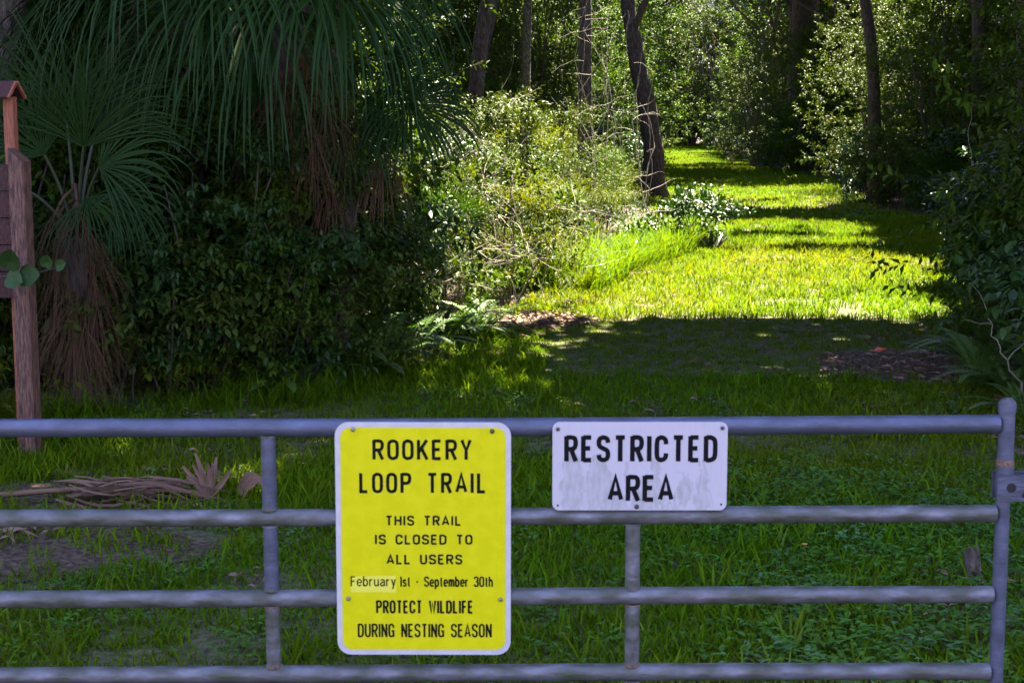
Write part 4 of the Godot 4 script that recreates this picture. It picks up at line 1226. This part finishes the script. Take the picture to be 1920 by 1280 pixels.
func make_ferns_and_small_plants() -> void:
	rng.seed = 600
	for p in [[-1.45, 12.0, 1.1], [-1.25, 12.3, 1.0], [-1.6, 11.6, 1.0], [-1.2, 12.9, 0.9], [-0.85, 13.6, 1.1], [-0.6, 14.0, 0.9], [-2.0, 11.0, 0.8], [-1.0, 13.2, 0.8], [-1.75, 12.4, 1.1], [-0.4, 14.5, 0.7], [-1.35, 11.75, 1.2], [-1.12, 12.55, 1.25], [-0.72, 13.5, 1.2], [-1.5, 11.4, 0.9], [-0.95, 12.95, 1.0], [-0.5, 14.2, 1.0]]:
		fern(Vector3(maxf(p[0], edge(LEFT, p[1]) - 0.08) + r(0.0, 0.25), 0, -p[1]), r(0, TAU), p[2], "feathery green fern arching at the thicket edge before the fan palm", "ferns before the fan palm")
	for p in [[3.35, 11.3, 1.1], [3.5, 10.9, 1.0], [3.7, 12.0, 1.3], [3.3, 10.2, 0.9], [4.1, 14.2, 1.0], [3.9, 12.8, 1.3], [3.55, 11.8, 1.1]]:
		fern(Vector3(p[0], 0, -p[1]), r(0, TAU), p[2], "shaded green fern beside the gate end post thicket", "shaded ferns", "fern")
	for p in [[-1.68, 11.3, 0.5, 15], [-1.5, 11.0, 0.38, 12], [-1.75, 11.75, 0.45, 12], [-0.65, 13.9, 0.4, 11]]:
		strap_plant(Vector3(p[0], 0, -p[1]), p[2], p[3], M.strap, 0.15, "dark purple-green strap-leaved rosette among the ferns", "dark rosettes among the ferns")
	for p in [[1.55, 21.4, 0.5, 10], [1.4, 20.5, 0.4, 9], [2.0, 24.2, 0.5, 10], [2.9, 23.0, 0.4, 10]]:
		strap_plant(Vector3(p[0], 0, -p[1]), p[2], p[3], M.strap, 0.15, "dark strap-leaved rosette in the tall sunlit grass", "dark rosettes in sunlit grass")
	for p in [[-0.4, 16.2, 0.5, 18], [-1.9, 12.9, 0.8, 16]]:
		strap_plant(Vector3(p[0], 0, -p[1]), p[2], p[3], M.palm_light, 0.06, "upright clump of narrow green strap leaves at thicket edge", "green strap clumps")
	# orange flower
	var o := thing("orange_flower", "tiny orange flower in the grass below the second rail", "flower", Vector3(1.27, 0.03, -6.75))
	var st := Geo.new()
	tube(st, [Vector3(0, -0.03, 0), Vector3(0.003, 0.03, 0), Vector3(0, 0.075, 0)], [0.0015, 0.0015, 0.0012], 5)
	put("stem", st.mesh(), M.petiole, o)
	for k in 6:
		var g := Geo.new()
		var a := TAU * k / 6.0
		leaf(g, Vector3(0, 0.075, 0), Vector3(cos(a), 0.25, sin(a)).normalized(), Vector3.UP, 0.017, 0.012, 0.1, Color.WHITE)
		put("petal", g.mesh(), M.orange_petal, o)

func make_branches() -> void:
	rng.seed = 700
	# bleached twigs in the sunlit thicket
	for k in 30:
		var z := -r(16.2, 18.8)
		var x := r(-0.8, edge(LEFT, -z) - 0.15)
		var h := r(0.7, 2.3)
		var dx := r(-0.7, 0.7)
		bare_branch([Vector3(x, 0.0, z), Vector3(x + dx * 0.35 + r(-0.15, 0.15), h * 0.4, z + r(-0.2, 0.2)), Vector3(x + dx * 0.7 + r(-0.2, 0.2), h * 0.75, z + r(-0.3, 0.3)), Vector3(x + dx + r(-0.2, 0.2), h, z + r(-0.3, 0.3))], r(0.003, 0.007), 6, "bleached leafless twig in the sunlit tangle before the slender trunk", "bleached twigs", M.dead_twig)
	for k in 14:
		var x := r(1.0, 2.3)
		var z := -r(24.0, 30.0)
		var h := r(2.0, 4.2)
		bare_branch([Vector3(x, 0.0, z), Vector3(x + r(-0.2, 0.2), h * 0.4, z), Vector3(x + r(-0.3, 0.3), h * 0.75, z), Vector3(x + r(-0.5, 0.5), h, z)], r(0.005, 0.010), 5, "thin grey vine climbing before the upright brown trunk", "thin grey vines", M.dead_twig)
	for k in 6:
		var x := r(-1.3, -0.4)
		var z := -r(14.2, 16.0)
		bare_branch([Vector3(x, 0.1, z), Vector3(x + 0.3, 0.45, z), Vector3(x + 0.6, 0.55, z + 0.1), Vector3(x + 0.9, 0.75, z + 0.1)], 0.009, 3, "dry fallen stick lying over the sunlit shrubs by the palmetto", "dry sticks by the palmetto", M.dead_twig)
	bare_branch([Vector3(3.45, 0.0, -10.4), Vector3(3.3, 0.25, -10.3), Vector3(3.16, 0.42, -10.2), Vector3(3.08, 0.62, -10.25)], 0.007, 4, "pale forked twig sticking up beside the gate end post", "", M.dead_twig)
	bare_branch([Vector3(5.0, 1.5, -16.0), Vector3(4.8, 1.47, -16.0), Vector3(4.55, 1.45, -16.0)], 0.010, 1, "short pale horizontal stick in the shaded thicket", "", M.dead_twig)
	# broken stump
	var o := thing("broken_stump", "small jagged brown stump in the weeds beside the end post", "stump", Vector3(1.93, 0, -6.5))
	var g := Geo.new()
	tube(g, [Vector3(0, -0.03, 0), Vector3(0.005, 0.05, 0), Vector3(-0.004, 0.10, 0), Vector3(-0.012, 0.135, 0), Vector3(-0.018, 0.16, 0)], [0.042, 0.036, 0.034, 0.026, 0.008], 9, Color.WHITE, 0.16)
	put("trunk", g.mesh(), M.bark, o)
	for k in 3:
		var sp := Geo.new()
		tube(sp, [Vector3(0.015 * (k - 1), 0.08, 0.01), Vector3(0.02 * (k - 1), 0.13, 0.005), Vector3(0.022 * (k - 1) - 0.006, 0.155 + 0.012 * k, 0)], [0.014, 0.009, 0.002], 5)
		put("splinter", sp.mesh(), M.bark, o)
	# fallen dead frond on the verge
	o = thing("fallen_palm_frond", "dry brown palm frond lying on the grass before the kiosk", "palm frond", Vector3(-1.85, 0.03, -7.9))
	for k in 44:
		var sg := Geo.new()
		var y := r(0.0, 0.11)
		var x0 := r(-0.5, -0.05)
		var z0 := r(-0.12, 0.14)
		var pts := []
		var w := []
		var ln := r(0.35, 0.6)
		for j in 7:
			var u := j / 6.0
			pts.append(Vector3(x0 + ln * u, y + 0.035 * sin(u * 4.0 + k * 2.3) - 0.02 * u, z0 + 0.08 * sin(u * 2.6 + k * 1.7)))
			w.append((0.014 + 0.012 * ((k * 7) % 5) / 4.0) * sin(PI * (0.12 + 0.85 * u)) + 0.002)
		strip(sg, pts, w, Vector3(r(-0.3, 0.3), 1, r(0.2, 1.0)), 0.7, Color(1, 1, 1) * r(0.3, 1.6))
		put("segment", sg.mesh(), M.fallen_frond, o)
	for k in 9:
		var sg := Geo.new()
		var a := lerpf(-0.75, 0.65, k / 8.0)
		var pts := []
		var w := []
		for j in 6:
			var u := j / 5.0
			pts.append(Vector3(0.33 + sin(a + 0.3 * sin(k * 2.1)) * (0.13 + 0.08 * ((k * 5) % 4) / 3.0) * u - 0.03 * u * u, 0.02 + cos(a) * (0.14 + 0.08 * ((k * 3) % 5) / 4.0) * u, 0.08 - 0.05 * u + 0.04 * u * u * sin(k * 1.9)))
			w.append(0.03 * sin(PI * (0.2 + 0.7 * u)))
		strip(sg, pts, w, Vector3(0, 0, 1), 0.5, Color.WHITE * r(0.8, 1.35))
		put("segment", sg.mesh(), M.fallen_frond, o)
	for k in 7:
		var sg := Geo.new()
		var pts := []
		var w := []
		for j in 7:
			var u := j / 6.0
			pts.append(Vector3(0.45 + 0.16 * u + 0.01 * k, 0.03 + 0.1 * sin(PI * u) * r(0.8, 1.1), 0.05 + 0.03 * k - 0.1 + 0.03 * u))
			w.append(0.02 * sin(PI * (0.15 + 0.8 * u)))
		strip(sg, pts, w, Vector3(0, 0.4, 1), 0.3, Color.WHITE * r(0.8, 1.3))
		put("segment", sg.mesh(), M.fallen_frond, o)
	var pt := Geo.new()
	tube(pt, smooth_path([Vector3(-0.75, 0.02, 0.02), Vector3(-0.4, 0.05, 0.03), Vector3(0.0, 0.05, 0.03), Vector3(0.35, 0.04, 0.05)], 5), [0.016, 0.016, 0.015, 0.015, 0.014, 0.014, 0.013, 0.013, 0.012, 0.012, 0.011, 0.011, 0.01, 0.01, 0.009, 0.008], 6)
	put("petiole", pt.mesh(), M.fallen_frond, o)
	# one red leaf
	var rg := Geo.new()
	leaf(rg, Vector3(-0.05, 0.02, 0), Vector3(1, 0.25, 0.1).normalized(), Vector3(0, 0.6, 0.8), 0.12, 0.045, 0.2, Color.WHITE)
	var rl := put("fallen_leaf", rg.mesh(), M.red_leaf)
	rl.position = Vector3(2.98, 0.03, -12.85)
	tag(rl, "single red fallen leaf on the bare soil by the shaded ferns", "leaf")

# ---------------------------------------------------------------- ground cover
func scatter(called: String, label: String, mesh: Mesh, material: Material, xf: Array, cols: PackedColorArray) -> void:
	var mm := MultiMesh.new()
	mm.transform_format = MultiMesh.TRANSFORM_3D
	mm.use_colors = true
	mm.mesh = mesh
	mm.instance_count = xf.size()
	for k in xf.size():
		mm.set_instance_transform(k, xf[k])
		mm.set_instance_color(k, cols[k])
	var o := MultiMeshInstance3D.new()
	o.name = numbered(called)
	o.multimesh = mm
	o.material_override = material
	add_child(o)
	tag(o, label, called.replace("_", " "), "", "stuff")

func make_ground_litter() -> void:
	rng.seed = 800
	var g := Geo.new()
	for k in 14:
		var a := r(0, TAU)
		var t := r(0.5, 1.5)
		leaf(g, Vector3(r(-0.12, 0.12), r(0.004, 0.03), r(-0.12, 0.12)), Vector3(cos(a), r(-0.05, 0.25), sin(a)).normalized(), Vector3(r(-0.4, 0.4), 1, r(-0.4, 0.4)), r(0.05, 0.12), r(0.015, 0.035), 0.25, Color(t, t * r(0.8, 1.0), t * r(0.7, 1.0)))
	var xf := []
	var cols := PackedColorArray()
	for d in [[-2.1, 7.05, 0.7, 0.4, 5], [3.1, 12.3, 0.7, 0.85, 40], [-0.05, 15.0, 0.75, 0.6, 260], [1.1, 19.6, 0.5, 0.6, 70], [-1.0, 12.8, 0.5, 0.5, 40], [7.0, 33.5, 0.9, 1.6, 30]]:
		for k in d[4]:
			var a := r(0, TAU)
			var q := sqrt(rng.randf())
			xf.append(Transform3D(Basis(Vector3.UP, r(0, TAU)).scaled(Vector3.ONE * r(0.7, 1.3)), Vector3(d[0] + cos(a) * q * d[2], 0.012, -d[1] + sin(a) * q * d[3])))
			cols.append(Color.WHITE * r(0.6, 1.3))
	for k in 200:
		var z := 5.5 + 32.0 * rng.randf()
		xf.append(Transform3D(Basis(Vector3.UP, r(0, TAU)).scaled(Vector3.ONE * 0.7), Vector3(lerpf(edge(LEFT, z), edge(RIGHT, z), rng.randf()), 0.03, -z)))
		cols.append(Color.WHITE * r(0.6, 1.2))
	for k in 700:
		var z := 9.5 + pow(rng.randf(), 1.5) * 40.0
		var x := edge(LEFT, z) - r(0.0, 2.5) if rng.randf() < 0.5 else edge(RIGHT, z) + r(0.0, 2.5)
		xf.append(Transform3D(Basis(Vector3.UP, r(0, TAU)), Vector3(x, 0.004, -z)))
		cols.append(Color.WHITE * r(0.5, 1.1))
	scatter("leaf_litter", "dry brown leaf litter at the trail edges", g.mesh(), M.litter, xf, cols)

func tuft(seed_: int, blades: int, spread: float, hmin: float, hmax: float, w: float, bend: float) -> ArrayMesh:
	rng.seed = seed_
	var g := Geo.new()
	for k in blades:
		var a := r(0, TAU)
		var p := Vector3(r(-spread, spread), -0.005, r(-spread, spread))
		var d := Vector3(cos(a) * r(0.1, 0.7), 1.0, sin(a) * r(0.1, 0.7)).normalized()
		var out := Vector3(cos(a), 0, sin(a))
		var h := r(hmin, hmax)
		var b := bend * r(0.3, 1.2)
		var pts := []
		for j in 5:
			pts.append(p)
			d = (d + (out * 0.4 + Vector3.DOWN * 0.55) * b * (j + 1) / 5.0).normalized()
			p += d * h / 4.0
		var ww := w * r(0.7, 1.25)
		var dry := rng.randf() < 0.09
		var t := r(0.65, 1.3)
		var c := Color(2.6 * t, 1.4 * t, 3.0 * t) if dry else Color(t * r(0.75, 1.35), t, t * r(0.6, 1.2))
		strip(g, pts, [ww * 0.7, ww, ww * 0.9, ww * 0.6, ww * 0.05], out, 0.25, c)
	return g.mesh()

func make_grass() -> void:
	var near := [tuft(901, 26, 0.07, 0.03, 0.085, 0.0068, 0.8), tuft(902, 24, 0.07, 0.025, 0.075, 0.0068, 1.15)]
	var lush := tuft(903, 18, 0.08, 0.06, 0.15, 0.0078, 0.7)
	var midt := tuft(904, 24, 0.11, 0.05, 0.12, 0.010, 0.7)
	var fart := tuft(905, 30, 0.22, 0.06, 0.14, 0.016, 0.6)
	var tall := tuft(906, 26, 0.14, 0.25, 0.55, 0.013, 0.8)
	rng.seed = 910
	var f := FastNoiseLite.new()
	f.seed = 77
	f.frequency = 0.35
	var lists := {}
	for key in ["near0", "near1", "lush", "mid", "far", "tall", "weed"]: lists[key] = [[], PackedColorArray()]
	var soils := [[-2.1, 7.05, 0.78, 0.48], [3.1, 12.3, 0.7, 0.8], [-0.1, 15.1, 0.5, 0.45], [-2.5, 8.1, 0.5, 0.25], [-1.9, 7.8, 0.62, 0.2]]
	var z := 4.8
	while z < 108.0:
		var cell := 0.068 if z < 9.0 else (0.085 if z < 15.0 else (0.15 if z < 30.0 else 0.34))
		var x0 := maxf(edge(LEFT, z) - 0.35, -0.34 * z - 0.4)
		var x1 := minf(edge(RIGHT, z) + 0.35, 0.34 * z + 0.4)
		var x := x0
		while x < x1:
			var px := x + r(-0.5, 0.5) * cell
			var pz := z + r(-0.5, 0.5) * cell
			x += cell
			var n := f.get_noise_2d(px, pz)
			var bare := false
			for s in soils:
				if Vector2((px - s[0]) / s[2], (pz - s[1]) / s[3]).length() < 1.0 + n * 0.4: bare = true
			if bare and rng.randf() < 0.86: continue
			# thin worn turf in the strip just inside the shade
			var worn := pz > 11.8 and pz < 15.2 and px > 0.2
			if worn and rng.randf() < 0.3 + n * 0.5: continue
			if pz > 15.0 and n > 0.38 and rng.randf() < 0.6: continue
			if pz < 12 and n < -0.25 and rng.randf() < 0.4: continue
			var rank := (px < -0.2 and pz > 7.4 and pz < 9.9)
			var key: String
			if pz < 15.0:
				key = "lush" if (rank and rng.randf() < 0.6) or (rng.randf() < 0.07 + 0.25 * maxf(0, n) and not worn) else ("near0" if rng.randf() < 0.6 else "near1")
			elif pz < 30.0: key = "mid"
			else: key = "far"
			if pz < 8.5 and px > 0.9 and rng.randf() < 0.28: key = "weed"
			elif pz < 11.0 and rng.randf() < 0.06: key = "weed"
			var s := r(0.8, 1.25) * (1.0 + 0.35 * n)
			if worn: s *= 0.7
			var b := Basis(Vector3.UP, r(0, TAU)).scaled(Vector3(s, s * r(0.85, 1.15), s))
			lists[key][0].append(Transform3D(b, Vector3(px, 0.006, -pz)))
			var t := r(0.8, 1.2) * (1.0 + 0.2 * n)
			var dry := f.get_noise_2d(px * 0.5 + 50, pz * 0.5)
			var straw := 0.5 if rng.randf() < 0.10 + 0.5 * maxf(0.0, dry) else 0.0
			lists[key][1].append(Color(t * (1.0 + 0.3 * dry + straw * 0.8), t * (1.0 - 0.05 * dry + straw * 0.3), t * (r(0.7, 1.1) + straw * 4.0)))
		z += cell
	# tall grass on the sunlit bank
	for k in 420:
		var zz := r(17.5, 26.0)
		var xx := edge(LEFT, zz) - pow(rng.randf(), 1.4) * 1.1 + 0.15
		var s := r(0.6, 1.15)
		lists["tall"][0].append(Transform3D(Basis(Vector3.UP, r(0, TAU)).scaled(Vector3.ONE * s), Vector3(xx, 0, -zz)))
		lists["tall"][1].append(Color.WHITE * r(0.85, 1.25))
	for k in 120:
		var zz := r(9.6, 12.0)
		var xx := edge(LEFT, zz) + r(-0.4, 0.4)
		lists["tall"][0].append(Transform3D(Basis(Vector3.UP, r(0, TAU)).scaled(Vector3.ONE * r(0.4, 0.7)), Vector3(xx, 0, -zz)))
		lists["tall"][1].append(Color.WHITE * r(0.7, 1.1))
	# low broad-leaved weeds
	rng.seed = 920
	var wg := Geo.new()
	for k in 16:
		var a := r(0, TAU)
		var p := Vector3(r(-0.08, 0.08), r(0.02, 0.085), r(-0.08, 0.08))
		var t := r(0.65, 1.3)
		leaf(wg, p, Vector3(cos(a), r(-0.2, 0.5), sin(a)).normalized(), Vector3.UP, r(0.03, 0.058), r(0.014, 0.024), 0.18, Color(t * r(0.8, 1.1), t, t))
	scatter("grass", "short green turf of the trail near the gate", near[0], M.grass, lists["near0"][0], lists["near0"][1])
	scatter("grass", "bent green grass mixed through the turf", near[1], M.grass, lists["near1"][0], lists["near1"][1])
	scatter("long_grass", "longer bright grass tufts before the kiosk and ferns", lush, M.grass, lists["lush"][0], lists["lush"][1])
	scatter("sunlit_grass", "sunlit yellow-green turf in the middle of the trail", midt, M.grass, lists["mid"][0], lists["mid"][1])
	scatter("far_grass", "turf of the trail running on to the far bend", fart, M.grass, lists["far"][0], lists["far"][1])
	scatter("tall_grass", "tall bright grass on the bank below the thicket", tall, M.grass, lists["tall"][0], lists["tall"][1])
	scatter("weeds", "low broad-leaved weeds in the grass by the end post", wg.mesh(), M.weed, lists["weed"][0], lists["weed"][1])
	print("grass ", lists["near0"][0].size() + lists["near1"][0].size(), " lush ", lists["lush"][0].size(), " mid ", lists["mid"][0].size(), " far ", lists["far"][0].size())
